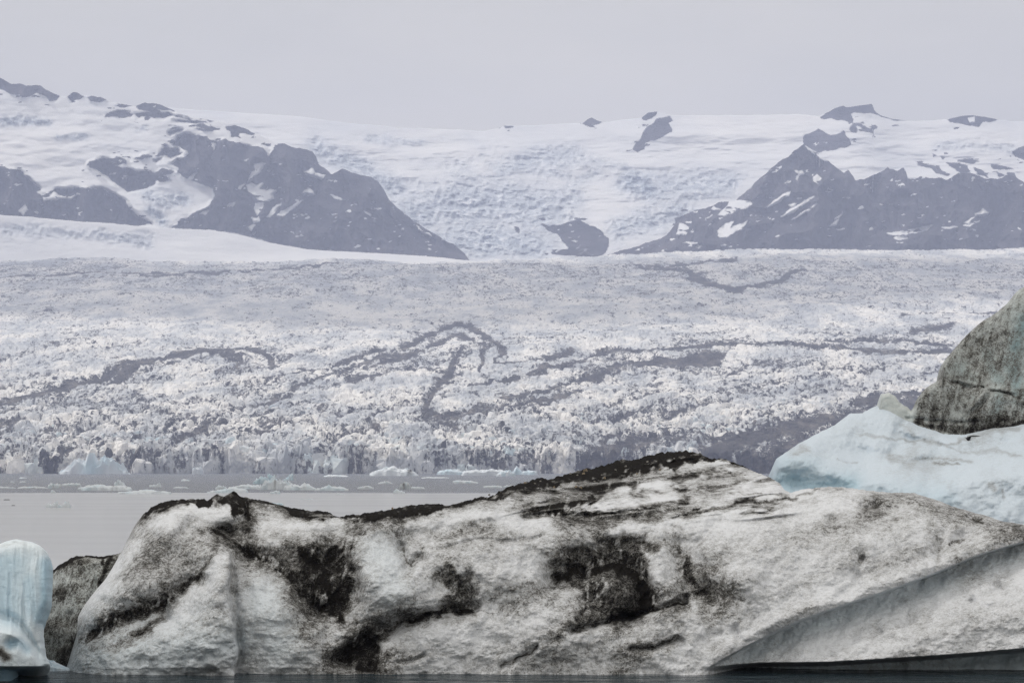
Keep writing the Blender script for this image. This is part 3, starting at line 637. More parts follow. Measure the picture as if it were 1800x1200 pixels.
M_CARVE = [([(165,1115),(240,1078),(300,1055),(345,1020)],24,0.8),([(205,1135),(250,1112),(290,1085)],16,0.5),([(270,985),(310,1000)],42,0.35),
 ([(395,935),(430,965),(475,990),(510,1025),(560,1068)],24,0.7),([(585,1000),(600,1050)],40,0.9),([(410,1000),(413,1060),(418,1120),(412,1183)],7,0.35),([(392,975),(380,1060),(360,1130)],34,-0.8),([(300,1140),(350,1150)],60,-0.5),
 ([(480,1090),(520,1150)],55,-0.4),([(700,960),(712,992),(730,980)],12,0.5),([(650,960),(660,1040)],38,-0.6),([(625,1000),(628,1060)],10,0.4),
 ([(600,1160),(628,1132),(670,1106),(705,1090),(770,1078),(830,1065)],15,0.8),([(650,1135),(645,1175)],18,0.6),([(770,1020),(815,1030)],30,0.7),([(720,1040),(800,985),(900,990)],45,-0.5),
 ([(975,1020),(1035,990),(1090,985),(1120,1018),(1128,1050),(1110,1082)],24,1.0),([(1000,970),(1060,955),(1130,955)],16,0.4),([(1040,1040),(1060,1070)],30,0.6),([(1005,1110),(1050,1098),(1125,1079),(1200,1050)],6,0.5),
 ([(1195,980),(1215,1030),(1235,1040)],34,0.7),([(960,1095),(1000,1130)],50,-0.5),([(1150,1010)],30,-0.3),([(920,907),(1000,906),(1130,905),(1230,897),(1320,884),(1400,872)],8,0.45),([(960,885),(1050,868),(1100,855)],5,0.5),([(1050,842),(1180,836),(1310,836)],5,0.5),
 ([(1107,1140),(1150,1142),(1200,1130)],5,0.3),([(880,1175),(910,1158),(943,1140)],5,0.25),([(701,1158),(747,1147)],4,0.2),([(1522,890),(1535,884)],8,0.6),([(1462,913)],9,0.4),([(1705,905),(1718,911)],6,0.5),([(1690,940),(1685,958)],9,0.35),([(1520,985)],7,0.3),([(1752,1032)],9,0.35),([(1707,1060)],7,0.25),([(1550,1108)],6,0.2),
 ([(1470,1050),(1505,1038),(1512,1010)],9,0.25),([(1290,1110),(1296,1125)],8,0.3),([(1650,950),(1655,985)],12,0.25),([(1320,1000),(1340,960)],60,-0.5),([(1500,950),(1600,930)],60,-0.4),
 ([(650,925),(760,915),(860,905)],16,-0.5),([(760,965),(850,950),(950,942)],5,0.2),([(300,930),(330,905),(390,900)],26,-0.5),([(500,940),(560,930)],26,-0.4)]
M_DIRT = [([(345,1018),(366,984),(378,958),(388,938)],13,0.82),([(500,945),(470,925),(440,915)],5,0.55),([(545,985),(570,1020),(590,1055)],30,1.05),([(600,965),(612,1020),(605,1060)],17,0.95),([(505,1018),(545,1050)],14,0.9),([(250,945),(300,990)],30,0.55),([(300,1000),(340,985),(370,960)],24,0.55),([(1000,1000),(1060,970),(1120,975)],20,0.85),([(1060,1075),(1100,1070)],20,0.9),([(640,1110),(610,1150)],18,0.95),([(790,1000),(825,1035),(800,1050)],14,0.8),
 ([(150,1122),(185,1100),(240,1077),(290,1058),(330,1032),(352,1008)],19,0.98),([(200,1138),(240,1120),(285,1088)],12,0.92),([(255,960),(280,1000),(300,1030)],46,0.48),([(165,1095),(210,1060)],24,0.42),([(330,960),(360,985)],34,0.42),
 ([(378,935),(400,946),(430,965),(470,986),(500,1012),(530,1042),(570,1076),(602,1082)],11,0.98),([(385,930),(405,935)],14,0.9),([(420,905),(425,930),(450,950)],14,0.55),([(540,1010),(570,1040),(600,1060)],22,0.85),([(600,960),(610,1020)],20,0.7),
 ([(630,930),(626,960),(622,1000)],5,0.85),([(612,920),(640,930),(660,918)],4,0.8),([(700,962),(706,985),(716,992),(728,976),(735,960)],4,0.75),
 ([(770,1012),(815,1025),(830,1005)],16,0.78),([(820,1040),(835,1060)],14,0.6),([(860,1050),(900,1040),(925,1030)],7,0.55),([(600,1160),(628,1132),(670,1106),(705,1090),(770,1078),(830,1066)],11,1.05),([(645,1125),(640,1150),(650,1176)],18,0.85),([(600,1170),(700,1178)],7,0.4),([(830,1066),(870,1075),(930,1045),(970,1035)],4,0.6),
 ([(978,1018),(1035,992),(1090,987),(1118,1016),(1131,1046),(1118,1076),(1090,1090)],17,1.1),([(990,1000),(1000,972),(1055,955),(1125,952),(1150,960)],11,0.8),([(1020,1050),(1060,1060),(1080,1040)],26,0.62),([(1006,1109),(1050,1098),(1090,1092),(1125,1079),(1160,1066),(1200,1050)],5,0.95),([(1050,1030),(1100,1040)],24,0.8),
 ([(1170,960),(1190,990)],18,0.5),([(1200,1000),(1215,1030),(1240,1040)],20,0.85),([(1245,985),(1255,1040)],18,0.5),
 ([(900,882),(980,868),(1040,858),(1100,845),(1140,835)],5,0.6),([(985,884),(1020,876),(1060,866)],5,0.75),([(915,906),(960,908),(1060,905),(1130,905),(1200,900),(1300,886),(1400,872)],6,0.82),([(1000,893),(1100,893),(1200,888)],5,0.55),([(1050,842),(1120,838),(1180,836),(1310,836)],5,0.62),([(1150,865),(1250,872),(1330,868)],5,0.6),([(1240,895),(1340,892),(1430,880)],7,0.55),([(1300,905),(1390,900)],5,0.4),([(1190,835),(1260,850),(1310,838)],6,0.6),([(1400,868),(1440,858)],5,0.6),
 ([(760,940),(840,925),(960,940),(1060,948)],4,0.42),([(760,965),(850,950),(950,942)],2,0.55),([(930,960),(1000,950)],8,0.42),([(1107,1140),(1150,1142),(1200,1130)],5,0.75),([(880,1175),(910,1158),(943,1140)],3,0.8),([(701,1158),(747,1147)],3,0.75),([(1060,1120),(1180,1110)],8,0.42),([(1000,1150),(1120,1152)],6,0.4),
 ([(1518,893),(1530,886),(1540,882)],7,0.75),([(1552,880),(1568,882)],3,0.85),([(1455,915),(1472,908)],8,0.6),([(1700,902),(1722,913)],4,0.85),([(1605,878),(1625,885)],3,0.7),([(1692,948),(1680,958)],5,0.65),([(1520,984)],5,0.6),([(1540,1005),(1600,985)],26,0.36),([(1650,945),(1655,985)],14,0.5),([(1478,860),(1440,862)],5,0.5),([(1560,868),(1640,882),(1700,902),(1790,922)],6,0.45),
 ([(1700,1008),(1708,1015)],9,0.5),([(1752,1034)],9,0.6),([(1550,1108)],5,0.5),([(1610,1110)],5,0.5),([(1705,1075),(1712,1088)],5,0.5),([(1640,1120),(1760,1110)],26,0.34),([(1357,1125),(1360,1155)],3,0.6),([(1410,1070),(1390,1090)],5,0.5),([(1293,1120)],3,0.8),
 ([(262,905),(300,890),(340,884),(375,876),(408,872),(424,884),(428,905)],7,1.15),([(408,868),(418,890),(430,910)],12,1.2),([(376,870),(384,880)],9,1.2),([(268,892),(285,889)],9,1.15),([(435,880),(470,888)],8,0.75),([(440,900),(470,912)],8,0.6),
 ([(490,890),(520,899),(550,902),(578,906)],5,1.25),([(622,908),(650,903),(690,899),(730,894),(770,892)],8,1.25),([(770,891),(820,884),(860,874),(890,862)],4,1.1),([(892,860),(930,848),(985,838),(1040,828),(1100,817),(1150,806),(1205,796),(1245,806)],8,1.25),([(1060,838),(1120,826),(1160,815)],8,1.1),([(950,850),(1050,842)],6,1.0),([(1180,803),(1205,810),(1190,830)],9,1.0),([(1230,802),(1290,813)],4,0.8),
 ([(880,870),(900,866),(940,858)],5,0.9),([(560,960),(600,940)],10,0.4),([(330,1180),(600,1183)],4,0.3)]
ridge_rough = lut([(110,0.6),(255,0.8),(265,2.4),(430,2.2),(470,1.0),(620,1.9),(780,1.6),(900,2.3),(1240,2.2),(1320,1.0),(1450,0.8),(2030,0.8)])
main = Berg('iceberg', M_BERG, MC, MF, 83.2, 112, 2028, 1300, 330, main_prof, M_CARVE, M_DIRT, [([(170,1150),(300,1150),(420,1120)],50,0.25),([(460,1060),(500,1140)],50,0.22),([(660,960),(690,1040)],40,0.18)], 3, 0.9, 0.26, 8.0, (0.17, 0.06),
            main_edge, clean=[([(280,915),(330,900),(395,895)],18,0.75),([(250,950),(235,985)],10,0.5),([(470,925),(540,925),(600,915)],16,0.7),([(660,950),(680,1030)],34,0.6),([(380,985),(365,1050),(300,1100)],26,0.6),([(160,1160),(300,1150),(390,1130)],34,0.45),([(460,1050),(480,1130)],30,0.5),
  ([(700,1110),(850,1115),(960,1090)],26,0.55),([(720,920),(850,905),(960,925)],14,0.7),([(860,1000),(930,985)],26,0.55),([(1080,925),(1200,920),(1300,920)],10,0.75),([(1120,850),(1180,858)],10,0.7),([(1040,888),(1120,880),(1200,880)],6,0.6),([(1300,930),(1400,905),(1480,885)],26,0.55),([(1340,1000),(1450,960)],30,0.4),([(1440,1030),(1500,1000)],20,0.4),([(720,1165),(800,1168)],14,0.6),([(1000,1125),(1060,1115)],14,0.5),([(150,1075),(190,1030),(215,990)],12,0.5),([(1250,1165),(1350,1120),(1400,1095)],10,0.5),([(1400,1140),(1600,1130),(1780,1110)],16,0.4)], noise_dirt=0.15, dirtpoly=[
  ([(975,1012),(1000,965),(1050,950),(1110,948),(1135,960),(1140,1000),(1135,1050),(1120,1080),(1085,1093),(1040,1098),(1010,1105),(1000,1085),(1020,1060),(1015,1035),(985,1030)],0.80),
  ([(540,1000),(570,985),(590,950),(620,935),(618,990),(625,1050),(605,1085),(565,1078),(530,1055),(500,1025),(470,1000),(500,1000)],0.92),
  ([(600,1165),(610,1140),(640,1112),(680,1098),(700,1092),(690,1110),(665,1130),(668,1165),(660,1180),(620,1180)],0.95),
  ([(760,1005),(800,1000),(835,1000),(838,1040),(830,1066),(790,1075),(770,1060),(790,1040)],0.72),
  ([(235,960),(280,930),(340,940),(385,945),(370,985),(345,1020),(300,1055),(240,1075),(190,1095),(215,1040)],0.50),
  ([(1165,960),(1190,950),(1200,990),(1250,985),(1262,1030),(1245,1055),(1205,1050),(1190,1010)],0.62)], extra=main_extra, crest_fine=ridge_rough)
tag(main.o, 'long grey-white iceberg streaked with black ash filling the whole foreground', 'iceberg')

# --- white berg behind right
WC = [(1350,880),(1357,845),(1360,825),(1368,808),(1385,794),(1410,777),(1440,760),(1470,745),(1497,728),(1520,725),(1545,713),(1565,722),(1590,737),(1620,750),(1660,762),(1700,764),(1750,753),(1800,747),(1860,740),(1940,760),(2010,830),(2040,950)]
wcr = lut(WC)
def w_prof(px, py, t):
    low = slut([(1350,800),(1430,815),(1520,855),(1560,845),(1640,870),(1700,850),(1800,830),(2040,820)])(px)
    up = py < low
    h = np.clip((1075-py)/300.0, 0, 1.3)
    p = 7.5*h + 4.0*ss(-10, 70, low-py) + 0.045*np.clip(low-py, 0, 200)
    p = p + 2.2*ss(860, 1040, py)*0 + 0.5*np.exp(-((py-850)/26.0)**2)*np.exp(-((px-1440)/75.0)**2)
    return p
def w_edge(px, py, t):
    e = np.clip((py-wcr(px))/22.0, 0, 1); r = 1.3*(1-np.sqrt(1-(1-e)**2))
    q = np.clip((px-1352)/50.0, 0, 1); return r + 3*(1-np.sqrt(np.clip(1-(1-q)**2, 0, 1)))
white = Berg('iceberg', M_WHITE, WC, [(1300,1082),(2060,1082)], 119, 1350, 2040, 420, 240, w_prof,
   [([(1450,795),(1500,790),(1560,800),(1610,775)],14,0.7),([(1590,740),(1575,760),(1610,775),(1650,778)],9,0.7),([(1560,800),(1600,812),(1680,815)],10,0.6),([(1680,790),(1720,785),(1800,790)],12,0.6),([(1500,760),(1530,775)],30,-0.8),([(1620,790)],24,-0.5),([(1740,805)],16,-0.6),([(1500,760),(1560,755)],10,0.4),([(1780,880)],40,0.2)],
   [([(1420,790),(1400,800)],6,0.4),([(1560,798),(1600,812),(1640,806),(1700,802)],5,0.38),([(1640,815),(1680,810)],4,0.5),([(1660,775),(1720,790),(1800,798)],6,0.34),([(1510,756),(1560,765),(1605,777)],4,0.34),([(1470,800),(1500,808)],3,0.3),([(1740,858),(1745,865)],4,0.4),([(1765,872),(1770,880)],3,0.4),([(1600,778),(1660,772),(1800,755)],6,0.4),([(1590,745),(1620,768)],5,0.35)],
   [([(1372,850),(1430,852),(1490,852)],26,0.75),([(1520,870),(1650,880)],30,0.30),([(1370,820),(1420,830)],30,0.35)], 13, 0.7, 0.03, 7.0, (0.28, 0.06), w_edge, noise_dirt=0.05)
tag(white.o, 'pale blue-white iceberg with smooth snowy slopes in front of the grey pyramid berg', 'iceberg')

# --- grey pyramid berg
PC = [(1535,760),(1543,735),(1546,705),(1550,693),(1563,689),(1574,696),(1582,707),(1596,716),(1603,724),(1609,716),(1616,700),(1627,686),(1640,676),(1656,667),(1658,655),(1656,645),(1668,628),(1684,608),(1705,584),(1730,563),(1756,548),(1775,530),(1787,514),(1796,507),(1812,500),(1860,520),(1920,590),(1980,700),(2010,800)]
pcr = lut(PC)
def p_prof(px, py, t):
    p = 3.0*np.clip((900-py)/300.0, 0, 1.5)
    p = p + 0.012*np.clip(1810-px, 0, 400)*ss(1620, 1700, px)
    lower = ss(-4, 4, py-slut([(1650,662),(1700,668),(1745,690),(1800,700),(1900,700)])(px))
    p = p - 0.5*lower*ss(1640, 1660, px)
    p = p + 0.9*ss(1612, 1596, px)
    facet = ss(-5, 5, (px-1725)+(py-690)*0.75)*ss(770, 690, py); p = p - 0.4*facet*ss(670, 690, py)
    return p
def p_edge(px, py, t):
    e = np.clip((py-pcr(px))/9.0, 0, 1); return 0.6*(1-np.sqrt(1-(1-e)**2))
grey = Berg('iceberg', M_GREY, PC, [(1500,1050),(2060,1050)], 136, 1535, 2010, 300, 240, p_prof,
   [([(1655,660),(1700,672),(1745,690),(1800,702)],3,0.35),([(1600,735),(1680,742),(1720,738)],2.5,0.2),([(1740,690),(1710,720),(1695,740)],4,0.25)],
   [([(1658,658),(1700,670),(1745,690),(1800,702),(1850,706)],2.2,0.8),([(1605,730),(1670,740),(1720,739)],2,0.6),([(1700,620),(1720,640)],30,0.50),([(1640,700),(1660,730)],40,0.60),([(1620,745),(1680,755),(1750,748),(1850,742)],9,0.85),([(1770,660),(1760,700)],25,0.5),([(1680,700),(1740,720)],30,0.52),([(1760,580),(1740,620)],24,0.45),([(1790,690),(1800,740)],25,0.55)],
   [([(1795,560),(1785,640),(1790,690)],18,0.9),([(1745,620),(1755,670)],14,0.6),([(1750,700),(1740,745)],12,0.6),([(1690,640),(1700,660)],16,0.4)], 17, 0.7, 0.26, 6.0, (0.05, 0.03), p_edge, noise_dirt=0.08,
   extra=lambda px, py, t, d, dv, bv: (d, (dv + 0.13*fbm((px+0.25*py)/7, py/90, 3, 77))*(1-0.95*ss(1612, 1600, px)), bv))
tag(grey.o, 'tall grey-brown pyramid iceberg cut off by the right edge of the picture', 'iceberg')

# --- dark berg behind the left end of the big one
DC = [(58,1178),(64,1130),(72,1080),(80,1040),(88,1008),(100,996),(118,984),(130,978),(150,976),(185,976),(205,972),(240,962),(275,985),(300,1080),(310,1178)]
dcr = lut(DC)
dark = Berg('iceberg', M_GREY, DC, [(50,1180),(320,1180)], 86.5, 58, 310, 170, 150, lambda px, py, t: 2.2*np.clip((1178-py)/200.0, 0, 1)+2.0*ss(150, 60, px),
   [([(150,1060),(165,1020)],5,0.15),([(110,1130),(118,1080)],6,0.15)],
   [([(66,1110),(75,1060),(88,1010),(110,990),(130,981)],8,1.2),([(130,980),(160,979),(185,979),(205,976)],4,1.2),([(205,976),(195,1000),(170,1030)],7,0.95),([(185,980),(188,995)],6,0.9),([(150,1060),(140,1045),(158,1012)],3,0.7),([(75,1165),(120,1165),(140,1120)],26,0.85),([(85,1100),(110,1110)],30,0.62),([(150,1010)],30,0.34),([(120,1050)],30,0.45)], [], 29, 1.2, 0.32, 3.0, (0.06, 0.03),
   lambda px, py, t: 1.0*(1-np.sqrt(1-(1-np.clip((py-dcr(px))/14.0, 0, 1))**2)), noise_dirt=0.12)
tag(dark.o, 'dark sooty iceberg with black rim wedged between blue berg and big foreground iceberg', 'iceberg')

# --- blue berg at the left edge: right outline is undercut, so it is sculpted row by row
def blue_berg():
    xr = lut([(944,20),(949,38),(952,56),(958,70),(966,79),(978,85),(1000,88),(1030,87),(1060,85),(1080,78),(1095,71),(1110,71),(1150,77),(1166,83),(1170,80),(1174,40),(1179,27),(1200,24)])
    R, C = 230, 200; py = np.linspace(1196, 946.5, R)[:, None].repeat(C, 1)
    u = np.linspace(0, 1, C)[None]; xl = -140.0
    right = xr(py)+1.2*fbm(py/14, py*0, 3, 5); px = xl + (right-xl)*u**0.8
    py = 1196 + (py-1196)*(1196-(946.5+0.006*np.clip(38-px, 0, 150)**2))/249.5
    d0 = 80.5; m = d0/F; X, Y = px*m, py*m
    d = d0 + 1.6*np.clip((1170-py)/220, 0, 1)**2
    e = np.clip((right-px)/14.0, 0, 1); d = d + 0.8*(1-np.sqrt(1-(1-e)**2))
    e = np.clip((py-(946.5+0.006*np.clip(38-px, 0, 150)**2))/16.0, 0, 1); d = d + 1.3*(1-np.sqrt(np.clip(1-(1-e)**2, 0, 1)))
    # low shelf swelling forward
    sh = lut([(-150,1075),(0,1086),(20,1090),(38,1103),(50,1120),(62,1140),(78,1166)])(px); k = ss(-2, 26, py-sh)
    d = d - 1.7*k*ss(1.0, 0.2, np.clip((px)/110., 0, 1)) ; d = d + 0.2*np.exp(-((py-sh+6)/9)**2)*ss(80, 60, px)
    hol = np.zeros(px.shape); stroke(px, py, [(18,1132),(34,1128),(48,1140)], 10, hol, 1.0); d = d + 0.4*hol
    und = ss(1170, 1177, py + 0*px); d = d + 1.6*und*ss(-40, 30, px)+0.5*und
    flute = 0.13*fbm(X/0.22+0.3*fbm(X, Y, 2, 3), Y/2.2, 3, 61) + 0.10*fbm(X/1.1, Y/2.5, 3, 62); d = d + flute*(1-0.6*k) + 0.015*fbm(X/.2, Y/.2, 3, 63)
    dirt = np.full(px.shape, 0.04); wob = 4*fbm(px/15, py/15, 3, 8)
    stroke(px+wob, py+wob, [(-40,1150),(2,1146),(10,1153)], 11, dirt, 0.8); stroke(px, py+wob, [(-60,962),(10,956),(45,953)], 5, dirt, 0.22)
    bl = 0.25+0.35*fbm(X/0.9, Y/2.5, 3, 66); b2 = np.zeros(px.shape)
    stroke(px, py, [(82,990),(80,1050),(70,1085)], 16, b2, 0.85); stroke(px, py, [(10,1000),(5,1060)], 26, b2, 0.6); stroke(px, py, [(50,1020),(60,1070)], 20, b2, 0.6)
    bl = np.maximum(bl, b2)*(1-0.75*k)*ss(955, 985, py); bl = np.maximum(bl, hol*0.65); bl = np.maximum(bl, und*1.0)
    V = pt(px, py, d)
    # wrap behind the right edge and over the top
    back = V[:, -1:, :].repeat(6, 1).copy(); s = np.linspace(0, 1, 7)[1:]; back[..., 1] += 4*s[None]; back[..., 0] -= 1.2*(s**2)[None]; back[..., 2] -= 1.2*(s**1.5)[None]
    V = np.concatenate([V, back], 1); pc = lambda a: np.concatenate([a, a[:, -1:].repeat(6, 1)], 1)
    top = V[-1:].repeat(6, 0).copy(); top[..., 1] += 4*s[:, None]; top[..., 2] -= 4.0*(s**2)[:, None]
    V = np.concatenate([V, top], 0); pr = lambda a: np.concatenate([a, a[-1:].repeat(6, 0)], 0)
    o = mesh_obj('iceberg', V, grid_quads(*V.shape[:2]), M_BLUE, attrs={'dirt': pr(pc(dirt)), 'blue': pr(pc(np.clip(bl, 0, 1)))})
    return tag(o, 'smooth light-blue iceberg with rounded shelf at the left edge of the picture', 'iceberg')
blue_berg()

# ------------------------------------------------------------------ floes on the lagoon
def floe(px0, px1, yb, sil, label, name='ice_floe', depth=0.45, mat=None, dirt=(), blue=0.05, base_dirt=0.02, cat='ice floe', group=None, seed=[100], rough=0.16, nx=34, ny=13):
    """sil: outline as (0..1 across, height in picture pixels)"""
    seed[0] += 7; sd = seed[0]
    d0 = HC*F/(yb-HY) if yb-HY > 6.9 else 4280.0
    d0 = min(d0, 4280.0); m = d0/F; w = (px1-px0)*m
    u = np.linspace(0, 1, nx)[:, None]; v = np.linspace(-1, 1, ny)[None]
    hs = lut([(a, b*m) for a, b in sil])(u)
    ex = np.sqrt(np.clip(1-(2*u-1)**2, 0, 1))**0.5
    cross = np.sqrt(np.clip(1-np.abs(v)**3, 0, 1))
    mx_ = max(b for a, b in sil)*m
    z = hs*cross*(1+rough*1.6*fbm(u*9+sd+0*v, v*2+0*u, 3, sd)) + rough*mx_*fbm(u*14+0*v, v*4+sd+0*u, 3, sd+1)*cross*ex
    x = (px0-CX)*m + u*w + 0*v + 0.02*w*fbm(u*7+0*v, v*3+0*u, 2, sd+3); dd = depth*w*0.5
    y = d0 + dd*0.25 + v*dd*(0.35+0.65*ex)*(1+0.25*fbm(u*6+0*v, v*1.5+0*u, 3, sd+4))
    z = np.maximum(z, 0.01*mx_); z[:, 0] = -0.4; z[:, -1] = -0.4; z[0] = -0.4; z[-1] = -0.4
    V = np.stack([x, y, z], -1)
    dv = np.full(z.shape, base_dirt); bv = np.clip(blue+0.5*fbm(u*5+0*v, v*2+0*u, 3, sd+6), 0, 1)*np.ones(z.shape)
    for (a, b, s_) in dirt: dv = np.maximum(dv, s_*ss(b, b*0.4, np.abs(u-a))*np.ones(z.shape)*(0.75+0.5*fbm(u*20+0*v, v*3+0*u, 2, sd+8)))
    o = mesh_obj(name, V, grid_quads(nx, ny), mat or M_FLOE, attrs={'dirt': dv, 'blue': bv}, smooth=False)
    return tag(o, label, cat, group)
hump = lambda h: [(0, h*.3), (.3, h), (.7, h*.8), (1, h*.2)]
flat = lambda h: [(0, h*.4), (.2, h), (.8, h*.9), (1, h*.3)]
G1 = 'small floes on the rippled water'
FL = [
 (80,102,892,[(0,4),(.2,6),(.5,5),(.8,9),(1,9)],'left half of the small blue-white floe pair on smooth water'),
 (99,125,892,[(0,3),(.4,4),(.55,9),(.8,11),(.95,5),(1,1)],'right humped half of the small blue-white floe pair on smooth water'),
 (135,232,862,[(0,3),(.12,7),(.35,9),(.6,8),(.85,8),(1,4)],'broad white floe carrying a white block beside its dark debris'),
 (205,301,867.5,[(0,2),(.2,4),(.5,6),(.8,5),(1,2)],'thin white floe lying in front of the broad one with dark debris'),
 (84,108,858,[(0,5),(.2,8),(.45,7),(.8,8),(1,6)],'lumpy white floe with dark spots left of the broad white floe'),
 (108,142,854,[(0,3),(.3,4),(.9,5),(1,2)],'thin white floe reaching right from the lumpy spotted one'),
 (30,86,858,flat(3),'long thin floe left of the lumpy spotted floe'),
 (-10,28,858,flat(2.5),'thin floe on rippled water cut by the left picture edge'),
 (88,98,866,hump(5),'tiny white floe just below the lumpy spotted floe'),
 (17,26,849,hump(3),'tiny floe near the left picture edge, upper of two specks'),
 (34,46,848,flat(2.2),'small flat floe far left under the pale blue slumped ice'),
 (34,47,841,flat(2.2),'farthest small floe at far left, close to the ice front'),
 (262,284,856,[(0,4),(.3,3),(.6,4),(.8,8),(1,2)],'small white floe above the right tip of the thin white floe'),
 (304,332,858,flat(2.5),'flat floe between the broad white floe and the peaked heap'),
 (318,334,845,hump(3),'small pale floe near the ice front left of the peaked heap'),
 (444,474,850,[(0,2),(.2,8),(.5,12),(.75,10),(1,6)],'pale blue mound at the back left of the peaked heap'),
 (470,488,846,[(0,12),(.15,13),(.5,8),(1,2)],'blue fin of ice on the left of the peaked heap'),
 (498,516,844,[(0,1),(.4,4),(.75,10),(.95,12),(1,6)],'blue fin leaning right on the far side of the peaked heap'),
 (452,517,860,[(0,4),(.2,8),(.4,16),(.55,19),(.7,14),(1,7)],'central white peaked heap of ice with a dark spot'),
 (498,557,861,[(0,6),(.3,9),(.55,7),(.65,11),(.8,8),(1,2)],'low white floe joined to the right of the peaked heap'),
 (363,436,866,[(0,2),(.3,5),(.5,6),(.53,10),(.75,8),(1,4)],'blue-white stepped floe in front left of the peaked heap'),
 (405,460,859,[(0,3),(.4,7),(1,6)],'white floe behind the stepped one, left of the peaked heap'),
 (378,400,860,hump(7),'small white floe at the far left of the peaked heap'),
 (553,614,862,[(0,3),(.3,6),(.4,9),(.5,6),(.8,6),(1,2)],'long blue-white floe right of the peaked heap'),
 (474,493,867.5,[(0,3),(.3,3),(.6,6),(1,3)],'tiny floe directly below the peaked heap'),
 (569,613,837.5,flat(3),'flat pale floe close under the ice front right of the fins'),
 (628,658,859,[(0,2),(.4,4),(.6,6),(1,2)],'low pale floe left of the dark chunk'),
 (664,690,850,[(0,1),(.4,3),(.6,5),(1,1)],'small peaked white floe above and left of the dark chunk'),
 (691,712,866.5,[(0,2),(.25,7),(.6,4),(1,2)],'small white floe below the dark chunk'),
 (719,747,859,flat(3.5),'flat floe just right of the dark chunk'),
 (795,841,849,[(0,3),(.2,5),(.6,4),(1,1)],'pale floe midway between the dark chunk and the sooty ridge'),
 (849,883,857,[(0,2),(.3,3),(.8,4),(1,2)],'flat pale floe nearest to the sooty ridge'),
 (884,912,856,flat(3),'pale floe half hidden behind the sooty ridge'),
 (475,498,887,flat(3.5),'thin clear floe on smooth water right of the black twin peaks'),
 (529,551,877.5,flat(1.2),'sliver of ice lying on smooth water below the long floe'),
 (590,606,868.5,flat(1.2),'sliver of ice on smooth water at the edge of the ripples'),
 (6,18,878.5,flat(1.3),'dark sliver of ice on smooth water at far left'),
 (20,27,888.5,flat(1),'tiny dark speck of ice on smooth water left of the humped pair'),
 (740,790,840,flat(1.6),'thin line of brash ice under the low berg at the ice front'),
]
for (a, b, yb, sil, lab) in FL:
    extra = {}
    if 'dark debris' in lab and 'broad' in lab and 'carrying' in lab: extra = dict(dirt=[(.66,.03,.5),(.74,.02,.5),(.9,.03,.5)])
    if 'lumpy' in lab and 'dark spots' in lab: extra = dict(dirt=[(.4,.06,.5),(.9,.08,.5)])
    if 'dark spot' in lab and 'central' in lab: extra = dict(dirt=[(.5,.03,.4)], rough=0.3)
    if 'dark sl' in lab or 'dark speck' in lab: extra = dict(base_dirt=0.65)
    if 'blue fin' in lab or 'pale blue mound' in lab: extra = dict(blue=0.6)
    if 'clear' in lab: extra = dict(blue=0.7)
    floe(a, b, yb, sil, lab, group=G1 if b-a < 40 else None, **extra)
floe(200,221,858,[(0,8),(.2,11),(.45,13),(.8,9),(1,5)],'white block of ice sitting on the broad floe', name='ice_block', cat='ice block', depth=0.8)
floe(702,722,860,[(0,7),(.25,11),(.5,13),(.8,11),(1,6)],'dark dirty chunk of ice floating with blue foot', name='ice_chunk', cat='ice chunk', depth=0.8, dirt=[(.3,.3,.5)], base_dirt=0.28, rough=0.08)
floe(104,226,833,[(0,2),(.1,8),(.2,17),(.3,29),(.38,24),(.5,27),(.6,20),(.75,22),(.9,12),(1,3)],'pale blue slumped iceberg against the ice front at left', name='iceberg', cat='iceberg', depth=0.25, blue=0.28, rough=0.3, nx=70, ny=17)
floe(338,357,833,[(0,9),(.3,11),(.9,12),(1,8)],'bright white ice block at the foot of the ice front', name='ice_block', cat='ice block', blue=0)
floe(649,737,836,[(0,2),(.1,7),(.3,12),(.5,14),(.65,9),(.75,12),(.9,6),(1,2)],'low white berg with a dark streak before the ice front', name='iceberg', cat='iceberg', depth=0.3, dirt=[(.82,.08,.75)])
floe(768,816,834,[(0,5),(.4,9),(.8,8),(1,4)],'blue low berg before the ice front, left of the long white one', name='iceberg', cat='iceberg', blue=0.6)
floe(812,890,835.5,[(0,7),(.3,9),(.8,10),(1,6)],'long low white berg lying before the ice front', name='iceberg', cat='iceberg', depth=0.3)
floe(872,906,837,[(0,2),(.3,8),(.7,10),(1,6)],'lumpy pale berg before the ice front near the sooty ridge', name='iceberg', cat='iceberg', blue=0.3)
floe(902,945,834,[(0,7),(.15,12),(.4,5),(.7,7),(1,6)],'pale blue berg half hidden behind the sooty ridge', name='iceberg', cat='iceberg', blue=0.5)
floe(28,122,1178,[(0,2),(.3,8),(.55,18),(.7,15),(.9,6),(1,1)],'low white shelf of ice at the waterline beneath the blue berg', cat='ice floe', depth=0.6, blue=0.05, rough=0.08, mat=M_WHITE, nx=60, ny=24)
floe(1352,1420,866,[(0,2),(.3,7),(.6,5),(1,3)],'white floe peeping out below the tip of the pale blue-white berg', cat='ice floe', depth=0.4)

